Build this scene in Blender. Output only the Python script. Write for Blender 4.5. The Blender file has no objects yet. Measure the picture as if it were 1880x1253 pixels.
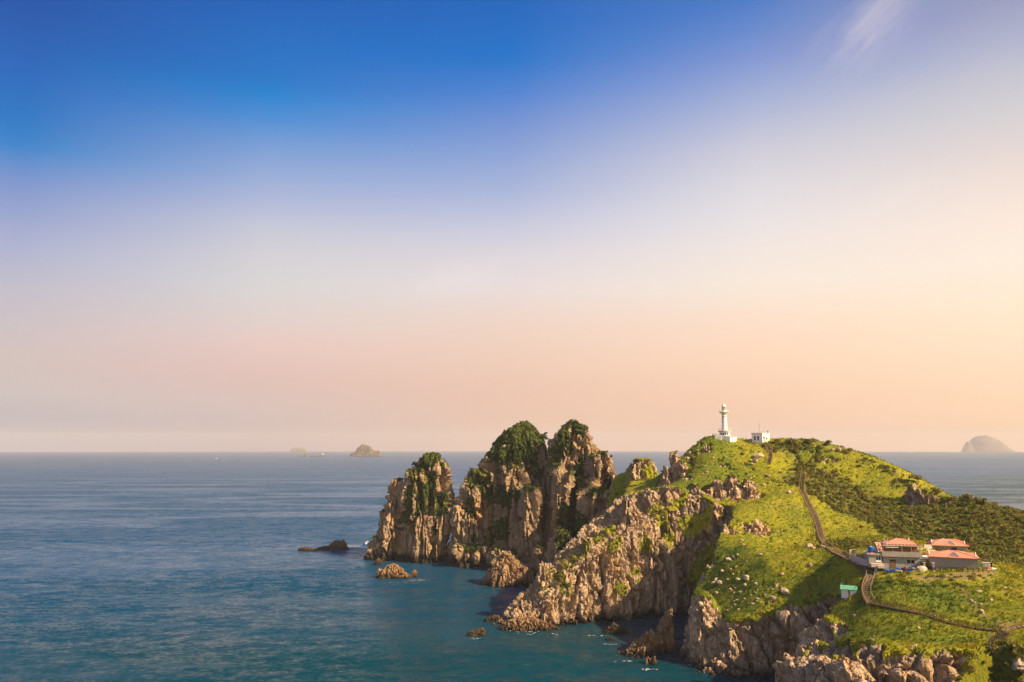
import bpy, math, random
import numpy as np
from mathutils import Vector, Matrix
from mathutils.bvhtree import BVHTree
rad = math.radians
random.seed(7)
C = bpy.context.scene.collection
SC = bpy.context.scene
# ------------------------------------------------------------------ camera, sky, sun, exposure
F_PX, CAM_H, PITCH = 1462.0, 70.0, rad(7.62)          # focal length in photo pixels, eye height, upward tilt
cam_d = bpy.data.cameras.new('camera'); cam = bpy.data.objects.new('camera', cam_d); C.objects.link(cam)
cam_d.sensor_width = 36.0; cam_d.lens = F_PX/1880*36.0
cam_d.clip_start = 1.0; cam_d.clip_end = 60000
cam.location = (0, 0, CAM_H); cam.rotation_euler = (math.pi/2+PITCH, 0, 0)
SC.camera = cam
EXPO = 1.15
SC.view_settings.view_transform = 'Standard'; SC.view_settings.look = 'None'
SC.view_settings.exposure = EXPO; SC.view_settings.gamma = 1.0
SC.view_settings.use_curve_mapping = False
SC.render.engine = 'CYCLES'
SC.cycles.use_denoising = True
SC.cycles.max_bounces = 5; SC.cycles.diffuse_bounces = 3; SC.cycles.glossy_bounces = 2
SC.cycles.transmission_bounces = 3; SC.cycles.volume_bounces = 0; SC.cycles.transparent_max_bounces = 4
SUN_AZ, SUN_EL = rad(119), rad(36)                      # azimuth measured from +Y (view axis) to the right

def s2l(c):
    c = c/255.0
    return c/12.92 if c <= 0.04045 else ((c+0.055)/1.055)**2.4
def srgb(r, g, b): return (s2l(r), s2l(g), s2l(b), 1.0)
def ray(u, v):
    a = (u-940)/F_PX; b = -(v-626.5)/F_PX
    return np.array([a, math.cos(PITCH)-b*math.sin(PITCH), math.sin(PITCH)+b*math.cos(PITCH)])
def P(u, v, D):
    r = ray(u, v); t = D/r[1]; return np.array([r[0]*t, D, CAM_H+r[2]*t])
def W(u, v):
    r = ray(u, v); t = -CAM_H/r[2]; return (r[0]*t, r[1]*t)

world = bpy.data.worlds.new('World'); SC.world = world; world.use_nodes = True
class NT:
    def __init__(s, tree): s.t = tree; s.n = tree.nodes; s.l = tree.links
    def new(s, typ, **kw):
        n = s.n.new(typ)
        for k, v in kw.items(): setattr(n, k, v)
        return n
    def put(s, sock, val):
        if isinstance(val, bpy.types.NodeSocket): s.l.new(val, sock)
        elif val is not None:
            if sock.type == 'RGBA' and not isinstance(val, (int, float)) and len(val) == 3: val = (*val, 1)
            sock.default_value = val
    def math(s, op, a, b=None, c=None, clamp=False):
        n = s.new('ShaderNodeMath', operation=op, use_clamp=clamp)
        s.put(n.inputs[0], a); s.put(n.inputs[1], b); s.put(n.inputs[2], c); return n.outputs[0]
    def vmath(s, op, a, b=None):
        n = s.new('ShaderNodeVectorMath', operation=op); s.put(n.inputs[0], a); s.put(n.inputs[1], b)
        return n.outputs[0]
    def mix(s, f, a, b, blend='MIX'):
        n = s.new('ShaderNodeMix', data_type='RGBA', blend_type=blend)
        s.put(n.inputs[0], f); s.put(n.inputs[6], a); s.put(n.inputs[7], b); return n.outputs[2]
    def ramp(s, f, stops, interp='LINEAR'):
        n = s.new('ShaderNodeValToRGB'); cr = n.color_ramp; cr.interpolation = interp
        while len(cr.elements) < len(stops): cr.elements.new(0.5)
        for e, (p, c) in zip(cr.elements, stops):
            e.position = p; e.color = c if hasattr(c, '__len__') and len(c) == 4 else ((*c, 1) if hasattr(c, '__len__') else (c, c, c, 1))
        s.put(n.inputs[0], f); return n.outputs[0]
    def rng(s, v, a, b, c=0.0, d=1.0, smooth=False):
        n = s.new('ShaderNodeMapRange', interpolation_type='SMOOTHSTEP' if smooth else 'LINEAR')
        for i, x in enumerate((v, a, b, c, d)): s.put(n.inputs[i], x)
        return n.outputs[0]
    def noise(s, vec, scale=1.0, detail=4, rough=0.55, dist=0.0, out=0):
        n = s.new('ShaderNodeTexNoise'); s.put(n.inputs['Vector'], vec); s.put(n.inputs['Scale'], scale)
        s.put(n.inputs['Detail'], detail); s.put(n.inputs['Roughness'], rough); s.put(n.inputs['Distortion'], dist)
        return n.outputs[out]
    def mapping(s, vec, scale=(1, 1, 1), rot=(0, 0, 0), loc=(0, 0, 0)):
        n = s.new('ShaderNodeMapping'); s.put(n.inputs['Vector'], vec)
        n.inputs['Scale'].default_value = scale; n.inputs['Rotation'].default_value = rot; n.inputs['Location'].default_value = loc
        return n.outputs[0]

def sky_stops(u, samples):
    out = []
    for v, c in samples:
        r = ray(u, v); el = math.atan2(r[2], math.hypot(r[0], r[1]))
        out.append((max(0.0, math.degrees(el))/60.0, srgb(*c)))
    return sorted(out)
SKY_L = [(0, (0, 82, 171)), (131, (0, 102, 190)), (215, (0, 117, 198)), (262, (36, 130, 203)), (330, (119, 148, 206)), (390, (148, 163, 208)), (450, (172, 178, 210)), (525, (192, 189, 203)), (590, (203, 192, 197)), (655, (209, 191, 188)), (720, (202, 189, 189)), (822, (141, 148, 174))]
SKY_A = [(0, (0, 96, 187)), (85, (0, 110, 198)), (144, (0, 118, 202)), (171, (0, 130, 209)), (216, (68, 141, 213)), (262, (114, 156, 214)), (314, (147, 171, 216)), (366, (175, 185, 218)), (419, (199, 202, 217)), (471, (213, 210, 215)), (523, (218, 215, 215)), (589, (226, 209, 204)), (628, (233, 202, 195)), (693, (225, 190, 182)), (752, (210, 187, 182)), (822, (174, 151, 162))]
SKY_M = [(0, (0, 99, 191)), (60, (0, 108, 198)), (110, (0, 115, 204)), (170, (72, 130, 210)), (225, (112, 146, 212)), (285, (139, 164, 216)), (350, (168, 182, 220)), (400, (194, 199, 223)), (460, (219, 214, 223)), (525, (234, 222, 221)), (590, (242, 214, 199)), (655, (241, 206, 185)), (720, (237, 194, 172)), (822, (232, 184, 158))]
SKY_B = [(0, (73, 123, 201)), (52, (98, 137, 206)), (105, (128, 151, 212)), (150, (150, 168, 214)), (209, (179, 187, 218)), (275, (208, 206, 219)), (340, (224, 220, 226)), (405, (236, 229, 230)), (458, (245, 233, 226)), (523, (252, 236, 220)), (589, (257, 226, 202)), (654, (258, 219, 188)), (720, (254, 209, 176)), (822, (245, 193, 156))]
SKY_R = [(0, (155, 160, 194)), (80, (178, 182, 207)), (130, (197, 197, 209)), (200, (212, 209, 213)), (265, (229, 216, 214)), (330, (243, 226, 217)), (400, (254, 235, 221)), (480, (258, 240, 223)), (560, (258, 238, 209)), (655, (259, 229, 195)), (740, (263, 219, 179)), (822, (264, 207, 154))]
w = NT(world.node_tree)
bg = world.node_tree.nodes['Background']
tc = w.new('ShaderNodeTexCoord')
sep = w.new('ShaderNodeSeparateXYZ'); w.l.new(tc.outputs['Generated'], sep.inputs[0])
dx, dy, dz = sep.outputs
elf = w.math('DIVIDE', w.math('MULTIPLY', w.math('ARCSINE', dz), 180/math.pi), 60.0, clamp=True)
hl = w.math('SQRT', w.math('ADD', w.math('MULTIPLY', dx, dx), w.math('MULTIPLY', dy, dy)))
caz = w.math('DIVIDE', w.math('ADD', w.math('MULTIPLY', dx, math.sin(SUN_AZ)), w.math('MULTIPLY', dy, math.cos(SUN_AZ))), w.math('MAXIMUM', hl, 1e-4))
azd = w.math('MULTIPLY', w.math('ARCCOSINE', w.math('MINIMUM', w.math('MAXIMUM', caz, -1.0), 1.0)), 180/math.pi)   # degrees away from the sun's bearing
DEEP = (0.0, 0.06, 0.30, 1)
def full(u, s, top):
    st = sky_stops(u, s); return st+[(0.62, top), (1.0, (top[0]*.8, top[1]*.8, top[2]*.85, 1))]
az0 = math.degrees(SUN_AZ)
cL = w.ramp(elf, full(20, SKY_L, DEEP)); cA = w.ramp(elf, full(480, SKY_A, (0, .07, .33, 1))); cM = w.ramp(elf, full(940, SKY_M, (0.0, 0.09, 0.36, 1)))
cB = w.ramp(elf, full(1400, SKY_B, (0.03, 0.13, 0.38, 1))); cR = w.ramp(elf, full(1860, SKY_R, (0.10, 0.19, 0.40, 1)))
col = w.mix(w.rng(azd, az0+17.6, az0+32.5), cA, cL)
col = w.mix(w.rng(azd, az0, az0+17.6), cM, col)
col = w.mix(w.rng(azd, az0, az0-17.6), col, cB)
col = w.mix(w.rng(azd, az0-17.6, az0-32.5), col, cR)
# towards the sun's bearing the sky keeps growing warmer and brighter, most of all low down
glow = w.mix(1.0, w.ramp(elf, [(0, (1.25, .80, .42)), (.35, (1.15, .86, .58)), (.7, (.62, .62, .66)), (1, (.3, .42, .62))]), (1.25, 1.25, 1.25, 1), 'MULTIPLY')
col = w.mix(w.rng(azd, az0-33.5, 8, smooth=True), col, glow)
# thin cirrus wisps
def wisp(col, u, v, size, stretch, ang, amt, seed, tint):
    r = ray(u, v); r = r/np.linalg.norm(r)
    az = math.atan2(r[0], r[1]); el = math.asin(r[2])
    m = w.mapping(tc.outputs['Generated'], rot=(0, 0, az))        # bring the wisp's bearing to +Y
    m = w.mapping(m, rot=(-el, 0, 0))
    m = w.mapping(m, rot=(0, rad(ang), 0))
    sp = w.new('ShaderNodeSeparateXYZ'); w.l.new(m, sp.inputs[0])
    a = w.math('DIVIDE', sp.outputs[0], size*stretch); b = w.math('DIVIDE', sp.outputs[2], size)
    d = w.math('SQRT', w.math('ADD', w.math('MULTIPLY', a, a), w.math('MULTIPLY', b, b)))
    cb = w.new('ShaderNodeCombineXYZ'); w.put(cb.inputs[0], w.math('MULTIPLY', sp.outputs[0], 9)); w.put(cb.inputs[1], seed); w.put(cb.inputs[2], w.math('MULTIPLY', sp.outputs[2], 34))
    n = w.noise(cb.outputs[0], .8, 5, 0.6, 0.5)
    f = w.math('MULTIPLY', w.rng(d, 1.0, 0.0, smooth=True), w.rng(n, 0.34, 0.74, smooth=True))
    f = w.math('MULTIPLY', f, w.rng(sp.outputs[1], 0.0, 0.3))
    return w.mix(w.math('MULTIPLY', f, amt, clamp=True), col, tint)
col = wisp(col, 1580, 55, 0.046, 1.9, 38, .7, 3.1, srgb(226, 214, 222))
col = wisp(col, 1640, 10, 0.05, 2.4, 48, 0.5, 5.7, srgb(214, 204, 214))
col = wisp(col, 840, 510, 0.045, 2.3, 20, 0.45, 9.2, srgb(246, 232, 232))
col = wisp(col, 1600, 400, 0.03, 4.0, 28, 0.3, 1.2, srgb(255, 244, 236))
# a little physical sky, so that the light's tint follows the sun
sky = w.new('ShaderNodeTexSky', sky_type='NISHITA', sun_disc=False)
sky.sun_elevation = SUN_EL; sky.sun_rotation = SUN_AZ
nis = w.mix(1.0, sky.outputs[0], (0.1, 0.1, 0.1, 1), 'MULTIPLY')
col = w.mix(0.01, col, nis)
w.put(bg.inputs['Color'], col); bg.inputs['Strength'].default_value = 2.0**-EXPO

sun_d = bpy.data.lights.new('sun', 'SUN'); sun_d.energy = 4.5; sun_d.angle = rad(0.6); sun_d.color = (1.0, 0.72, 0.42)
sun = bpy.data.objects.new('sun', sun_d); C.objects.link(sun)
SUN_DIR = Vector((math.sin(SUN_AZ)*math.cos(SUN_EL), math.cos(SUN_AZ)*math.cos(SUN_EL), math.sin(SUN_EL)))
sun.rotation_euler = SUN_DIR.to_track_quat('Z', 'Y').to_euler(); sun.location = (300, 100, 300)

# ------------------------------------------------------------------ noise in numpy
def _h(ix, iy, iz, s):
    h = (ix.astype(np.int64)*374761393 + iy.astype(np.int64)*668265263 + iz.astype(np.int64)*2147483647 + s*1274126177) & 0xFFFFFFFF
    h = ((h ^ (h >> 13))*1274126177) & 0xFFFFFFFF
    h = ((h ^ (h >> 16))*2246822519) & 0xFFFFFFFF
    return ((h ^ (h >> 15)) & 0xFFFFFF)/float(0xFFFFFF)
def vnoise(p, s=0):
    i = np.floor(p).astype(np.int64); f = p-i; f = f*f*(3-2*f); r = 0
    for a in (0, 1):
        wa = f[:, 0] if a else 1-f[:, 0]
        for b in (0, 1):
            wb = f[:, 1] if b else 1-f[:, 1]
            for c in (0, 1):
                wc = f[:, 2] if c else 1-f[:, 2]
                r = r + wa*wb*wc*_h(i[:, 0]+a, i[:, 1]+b, i[:, 2]+c, s)
    return r*2-1
def fbm(p, s=0, o=4, g=0.5):
    r = 0; a = 1; t = 0
    for k in range(o):
        r = r + a*vnoise(p*(2**k)+k*17.3, s+k); t += a; a *= g
    return r/t
def worley(p, s=0):
    """nearest and second nearest distance, random value of the nearest cell"""
    i = np.floor(p).astype(np.int64); n = len(p)
    d1 = np.full(n, 9.0); d2 = np.full(n, 9.0); cid = np.zeros(n)
    for a in (-1, 0, 1):
        for b in (-1, 0, 1):
            for c in (-1, 0, 1):
                x, y, z = i[:, 0]+a, i[:, 1]+b, i[:, 2]+c
                q0 = x+_h(x, y, z, s); q1 = y+_h(x, y, z, s+11); q2 = z+_h(x, y, z, s+23)
                d = np.sqrt((q0-p[:, 0])**2+(q1-p[:, 1])**2+(q2-p[:, 2])**2)
                m = d < d1
                d2 = np.where(m, d1, np.minimum(d2, d)); cid = np.where(m, _h(x, y, z, s+37), cid); d1 = np.where(m, d, d1)
    return d1, d2, cid
def sstep(a, b, x):
    t = np.clip((x-a)/(b-a), 0, 1); return t*t*(3-2*t)

# ------------------------------------------------------------------ mesh helpers
def mesh_np(name, verts, faces, mat=None, smooth=False, attrs=None):
    """faces: (n,3) or (n,4) int array"""
    me = bpy.data.meshes.new(name); verts = np.asarray(verts, dtype=np.float32); faces = np.asarray(faces, dtype=np.int32)
    k = faces.shape[1]; nf = len(faces)
    me.vertices.add(len(verts)); me.vertices.foreach_set('co', verts.ravel())
    me.loops.add(nf*k); me.loops.foreach_set('vertex_index', faces.ravel())
    me.polygons.add(nf); me.polygons.foreach_set('loop_start', np.arange(0, nf*k, k, dtype=np.int32))
    me.polygons.foreach_set('use_smooth', np.full(nf, bool(smooth)))
    me.update(calc_edges=True)
    for an, av in (attrs or {}).items():
        at = me.attributes.new(an, 'FLOAT', 'POINT'); at.data.foreach_set('value', np.asarray(av, dtype=np.float32))
    if mat: me.materials.append(mat)
    return me
def link(name, me, parent=None, **props):
    o = bpy.data.objects.new(name, me); C.objects.link(o)
    if parent is not None: o.parent = parent
    for k, v in props.items():
        if v is not None: o[k] = v
    return o
def empty(name, loc, rz=0.0, **props):
    o = link(name, None, None, **props); o.location = loc; o.rotation_euler = (0, 0, rz); return o
def remesh(verts, faces, voxel):
    me = bpy.data.meshes.new('tmp'); me.from_pydata([tuple(v) for v in verts], [], faces); me.update()
    o = bpy.data.objects.new('tmp', me); C.objects.link(o)
    m = o.modifiers.new('r', 'REMESH'); m.mode = 'VOXEL'; m.voxel_size = voxel; m.adaptivity = 0
    dg = bpy.context.evaluated_depsgraph_get(); ev = o.evaluated_get(dg); em = ev.to_mesh()
    n = len(em.vertices); v = np.empty(n*3, np.float32); em.vertices.foreach_get('co', v)
    f = np.empty(len(em.loops), np.int32); em.loops.foreach_get('vertex_index', f)
    ev.to_mesh_clear(); bpy.data.objects.remove(o); bpy.data.meshes.remove(me)
    return v.reshape(-1, 3).astype(np.float64), f.reshape(-1, 4)
def normals(v, f):
    q = v[f]; fn = np.cross(q[:, 2]-q[:, 0], q[:, 3]-q[:, 1]) if f.shape[1] == 4 else np.cross(q[:, 1]-q[:, 0], q[:, 2]-q[:, 0])
    n = np.zeros_like(v)
    for k in range(f.shape[1]):
        for c in range(3): n[:, c] += np.bincount(f[:, k], fn[:, c], len(v))
    return n/np.maximum(np.linalg.norm(n, axis=1, keepdims=True), 1e-9), fn
def smooth_field(n, f, it=3):
    """average a vertex field over neighbours"""
    for _ in range(it):
        acc = np.zeros_like(n); cnt = np.zeros(len(n))
        m = n[f].mean(axis=1)
        for k in range(f.shape[1]):
            for c in range(n.shape[1]): acc[:, c] += np.bincount(f[:, k], m[:, c], len(n))
            cnt += np.bincount(f[:, k], minlength=len(n))
        n = acc/np.maximum(cnt, 1)[:, None]
    return n

class MB:
    """collects simple solids, builds them as one mesh"""
    def __init__(s): s.v = []; s.f = []
    def add(s, vs, fs, M=None):
        b = len(s.v)
        for v in vs:
            v = Vector(v); s.v.append(tuple(M @ v) if M else tuple(v))
        s.f += [tuple(b+i for i in f) for f in fs]; return s
    def box(s, x0, x1, y0, y1, z0, z1, M=None):
        return s.add([(x0,y0,z0),(x1,y0,z0),(x1,y1,z0),(x0,y1,z0),(x0,y0,z1),(x1,y0,z1),(x1,y1,z1),(x0,y1,z1)],
                     [(0,3,2,1),(4,5,6,7),(0,1,5,4),(1,2,6,5),(2,3,7,6),(3,0,4,7)], M)
    def bar(s, a, b, w, h=None):
        a, b = Vector(a), Vector(b); d = b-a; L = d.length; h = h or w
        q = d.to_track_quat('X', 'Z').to_matrix().to_4x4(); q.translation = a
        return s.box(0, L, -w/2, w/2, -h/2, h/2, q)
    def lathe(s, prof, n=20, c=(0, 0, 0), cap=True):
        b = []; fs = []
        for r, z in prof:
            b += [(c[0]+r*math.cos(2*math.pi*k/n), c[1]+r*math.sin(2*math.pi*k/n), c[2]+z) for k in range(n)]
        for i in range(len(prof)-1):
            for k in range(n): fs.append((i*n+k, i*n+(k+1) % n, (i+1)*n+(k+1) % n, (i+1)*n+k))
        if cap: fs.append(tuple(reversed(range(n)))); fs.append(tuple((len(prof)-1)*n+k for k in range(n)))
        return s.add(b, fs)
    def prism(s, poly, z0, z1):
        n = len(poly); vs = [(x, y, z0) for x, y in poly]+[(x, y, z1) for x, y in poly]
        fs = [tuple(reversed(range(n))), tuple(range(n, 2*n))]+[(k, (k+1) % n, n+(k+1) % n, n+k) for k in range(n)]
        return s.add(vs, fs)
    def mesh(s, name, mat, smooth=False):
        me = bpy.data.meshes.new(name); me.from_pydata(s.v, [], s.f); me.update()
        if mat: me.materials.append(mat)
        if smooth:
            for p in me.polygons: p.use_smooth = True
        return me
    def build(s, name, mat, parent=None, smooth=False, **props): return link(name, s.mesh(name, mat, smooth), parent, **props)

# ------------------------------------------------------------------ materials
def material(name):
    m = bpy.data.materials.new(name); m.use_nodes = True
    t = NT(m.node_tree); b = m.node_tree.nodes['Principled BSDF']; b.inputs['Roughness'].default_value = 0.85
    b.inputs['Specular IOR Level'].default_value = 0.25
    return m, t, b
def pos(t): return t.new('ShaderNodeNewGeometry').outputs['Position']
def objc(t): return t.new('ShaderNodeTexCoord').outputs['Object']
def attr(t, n): return t.new('ShaderNodeAttribute', attribute_name=n).outputs['Fac']
def plain(name, col, rough=0.7, var=0.15, scale=1.5, metal=0.0, dirt=None):
    m, t, b = material(name); c = objc(t)
    n = t.noise(c, scale, 5, 0.6)
    a = tuple(x*(1-var) for x in col); d = tuple(min(1, x*(1+var)) for x in col)
    cc = t.mix(t.rng(n, 0.3, 0.7), (*a, 1), (*d, 1))
    if dirt: cc = t.mix(t.math('MULTIPLY', t.rng(t.noise(t.mapping(c, (1, 1, .25)), scale*1.7, 5, .65), 0.5, 0.75), 0.7), cc, (*dirt, 1))
    t.put(b.inputs['Base Color'], cc); b.inputs['Roughness'].default_value = rough; b.inputs['Metallic'].default_value = metal
    return m
def rock_colour(t, p, warm=0.5, light=1.0, tint=(1, 1, 1)):
    ps = t.mapping(p, (1, 1, .35))
    n1 = t.noise(ps, 0.045, 6, .62, .6); n2 = t.noise(ps, 0.22, 6, .65, .4); n3 = t.noise(p, 1.1, 6, .7)
    L = lambda c: tuple(x*light*k for x, k in zip(c, tint))+(1,)
    c = t.mix(t.rng(n1, .36, .66), L((.38, .285, .195)), L((.54, .415, .29)))
    c = t.mix(t.math('MULTIPLY', t.rng(n2, .50, .70), .8), c, L((.25, .215, .18)))
    oc = t.noise(t.mapping(p, (1, 1, .6), loc=(31, 7, 3)), 0.06, 5, .6, .5)
    c = t.mix(t.math('MULTIPLY', t.rng(oc, .53, .68), warm), c, L((.50, .28, .09)))
    # pale lichen and mineral streaks running down the faces
    st = t.noise(t.mapping(p, (1, 1, .09), loc=(5, 9, 0)), 0.55, 5, .7)
    c = t.mix(t.math('MULTIPLY', t.rng(st, .55, .72), .55), c, L((.52, .47, .40)))
    sd = t.noise(t.mapping(p, (1, 1, .07), loc=(50, 2, 0)), 0.8, 5, .7)
    c = t.mix(t.math('MULTIPLY', t.rng(sd, .54, .68), .6), c, L((.13, .115, .10)))
    c = t.mix(1.0, c, t.ramp(n3, [(0, .62), (.5, 1.0), (1, 1.25)]), 'MULTIPLY')
    return c
def wet_band(t, p, c, top=4.0):
    sp = t.new('ShaderNodeSeparateXYZ'); t.put(sp.inputs[0], p)
    h = t.math('ADD', sp.outputs[2], t.math('MULTIPLY', t.math('SUBTRACT', t.noise(p, .12, 4, .6), .5), 6.0))
    return t.mix(t.rng(h, top+1.5, top-2.0), c, (.040, .032, .024, 1)), h
def land_material(name, warm=.5, light=1.0, tint=(1.0, .95, .87), g1=(.34, .32, .012), g2=(.16, .19, .010), wet=2.4):
    m, t, b = material(name); p = pos(t)
    c = rock_colour(t, p, warm, light, tint)
    rn = attr(t, 'rnd'); c = t.mix(1.0, c, t.ramp(rn, [(0, .74), (1, 1.18)]), 'MULTIPLY')
    # rock: ochre crust just above the tide line, black wet rock below
    sp = t.new('ShaderNodeSeparateXYZ'); t.put(sp.inputs[0], p)
    c, h = wet_band(t, p, c, wet)
    ng = t.noise(p, 0.05, 5, .6); ng2 = t.noise(p, .5, 6, .7); ng3 = t.noise(t.mapping(p, (1, .4, 1), rot=(0, 0, .5)), 1.6, 4, .7)
    g = t.mix(t.rng(t.math('ADD', t.math('MULTIPLY', ng, .6), t.math('MULTIPLY', ng2, .4)), .40, .60), (*g2, 1), (*g1, 1))
    g = t.mix(t.math('MULTIPLY', t.rng(t.noise(p, .09, 5, .6, .5), .56, .70), .75), g, (.33, .24, .03, 1))
    g = t.mix(1.0, g, t.ramp(ng3, [(.2, .55), (.8, 1.35)]), 'MULTIPLY')
    g = t.mix(t.math('MULTIPLY', attr(t, 'lush'), .75), g, (.075, .125, .008, 1))
    sh = attr(t, 'scrub'); g = t.mix(t.math('MULTIPLY', sh, .8), g, (.10, .11, .018, 1))
    lw = attr(t, 'lawn'); g = t.mix(t.math('MULTIPLY', lw, .8), g, t.mix(t.rng(ng2, .35, .65), (.24, .25, .014, 1), (.34, .29, .018, 1)))
    soil = attr(t, 'soil'); g = t.mix(soil, g, (.23, .16, .085, 1))
    ve = t.math('ADD', attr(t, 'veg'), t.math('MULTIPLY', t.math('SUBTRACT', ng2, .5), .9))
    c = t.mix(t.rng(ve, .42, .56), c, g)
    t.put(b.inputs['Base Color'], c); b.inputs['Roughness'].default_value = .9
    bh = t.math('MULTIPLY', t.math('ADD', t.noise(t.mapping(p, (1, 1, .4)), .9, 8, .68), t.math('MULTIPLY', t.noise(p, 3.0, 5, .65), .3)), .75)
    bp = t.new('ShaderNodeBump'); bp.inputs['Strength'].default_value = .9; bp.inputs['Distance'].default_value = .9
    vo = t.new('ShaderNodeTexVoronoi', feature='DISTANCE_TO_EDGE'); wp = t.vmath('ADD', p, t.vmath('MULTIPLY', t.noise(p, .25, 4, .6, 0, 1), (3.5, 3.5, 3.5)))
    t.put(vo.inputs['Vector'], t.mapping(wp, (.55, .55, .085))); t.put(vo.inputs['Scale'], 1.0)
    crack = t.math('MULTIPLY', t.rng(vo.outputs['Distance'], 0, .09, -1.0, 0), t.math('SUBTRACT', 1.0, attr(t, 'veg')))
    v2_ = t.new('ShaderNodeTexVoronoi', feature='DISTANCE_TO_EDGE'); t.put(v2_.inputs['Vector'], t.mapping(wp, (.9, .9, .42), rot=(.5, .3, 0))); t.put(v2_.inputs['Scale'], 1.0)
    crack = t.math('ADD', crack, t.math('MULTIPLY', t.rng(v2_.outputs['Distance'], 0, .07, -.45, 0), t.math('SUBTRACT', 1.0, attr(t, 'veg'))))
    t.put(bp.inputs['Height'], t.math('ADD', bh, crack)); t.l.new(bp.outputs[0], b.inputs['Normal'])
    return m
M = {}
M['land'] = land_material('grass_and_rock', .35, 1.24)
M['stack'] = land_material('sea_stack_rock', .6, 1.02, (1.0, .93, .81), (.075, .095, .010), (.035, .060, .010), 5.0)
M['far'] = land_material('far_island_rock', .2, .50, (1, 1, 1), (.075, .095, .010), (.035, .060, .010), 5.0)
M['reef'] = land_material('reef_rock', .6, .9, (1.05, .88, .68), (.07, .09, .01), (.03, .06, .01), 2.2)
M['dark_reef'] = land_material('dark_reef_rock', .2, .42, (1.05, .88, .7), (.07, .09, .01), (.03, .06, .01), 2.5)
def boulder_material():
    m, t, b = material('boulder_rock'); p = pos(t)
    c = rock_colour(t, p, .25, 1.05); t.put(b.inputs['Base Color'], c)
    bp = t.new('ShaderNodeBump'); bp.inputs['Strength'].default_value = .7; bp.inputs['Distance'].default_value = .4
    t.put(bp.inputs['Height'], t.noise(p, 2.0, 6, .65)); t.l.new(bp.outputs[0], b.inputs['Normal'])
    return m
M['boulder'] = boulder_material()
def foliage(name, a, b_, c_):
    m, t, b = material(name); r = attr(t, 'rnd'); n = t.noise(pos(t), .12, 4, .6)
    c = t.mix(r, (*a, 1), (*b_, 1)); c = t.mix(t.math('MULTIPLY', t.rng(n, .5, .68), .75), c, (*c_, 1))
    t.put(b.inputs['Base Color'], c); b.inputs['Roughness'].default_value = .75
    tr = t.new('ShaderNodeBsdfTranslucent'); t.put(tr.inputs[0], c)
    mx = t.new('ShaderNodeMixShader'); mx.inputs[0].default_value = .28
    t.l.new(b.outputs[0], mx.inputs[1]); t.l.new(tr.outputs[0], mx.inputs[2])
    t.l.new(mx.outputs[0], m.node_tree.nodes['Material Output'].inputs[0]); return m
M['grass'] = foliage('grass_blades', (.10, .155, .008), (.41, .39, .012), (.48, .35, .022))
M['shrub'] = foliage('shrub_leaves', (.095, .105, .014), (.21, .20, .028), (.28, .20, .045))
M['stack_shrub'] = foliage('dark_shrub_leaves', (.022, .042, .010), (.060, .085, .012), (.085, .095, .012))
M['pine'] = foliage('pine_needles', (.014, .028, .010), (.035, .050, .014), (.03, .04, .01))
M['bark'] = plain('bark', (.09, .06, .04))
M['white'] = plain('white_paint', (.80, .80, .78), .6, .05, .8, dirt=(.62, .58, .50))
M['cream'] = plain('cream_concrete', (.52, .47, .38), .8, .12)
M['grey'] = plain('grey_render', (.36, .33, .29), .85, .15, .8, dirt=(.22, .19, .16))
M['stone'] = plain('grey_stone_wall', (.34, .32, .29), .9, .22, 2.5)
M['tiles'] = plain('orange_roof', (.58, .25, .17), .75, .15, 1.2, dirt=(.44, .22, .16))
M['tile_ridge'] = plain('orange_ridge', (.66, .26, .15), .7)
M['wood'] = plain('stained_wood', (.20, .115, .062), .8, .3, 3)
M['pale_wood'] = plain('weathered_pale_wood', (.34, .25, .16), .8, .25, 3)
M['dark_wood'] = plain('dark_wood', (.085, .055, .035), .8, .3, 3)
M['glass'] = plain('dark_glass', (.03, .04, .05), .15, .1)
M['lamp_glass'] = plain('lantern_glass', (.35, .38, .22), .15, .1)
M['dark'] = plain('dark_opening', (.03, .027, .024), .9)
M['blue'] = plain('blue_plastic', (.015, .10, .42), .45, .15)
M['green'] = plain('green_sheet_roof', (.14, .42, .27), .55, .12, 1)
M['pink'] = plain('pinkish_wall', (.52, .40, .38), .85, .1)
M['red'] = plain('dull_red', (.30, .06, .04), .7)
M['tarp'] = plain('pale_tarpaulin', (.50, .45, .36), .8, .2)
M['metal'] = plain('painted_metal', (.55, .50, .46), .5, .1)
M['foam'] = plain('sea_foam', (.75, .78, .80), .7, .1, 2)
M['door'] = plain('brown_door', (.22, .12, .06), .7)

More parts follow.
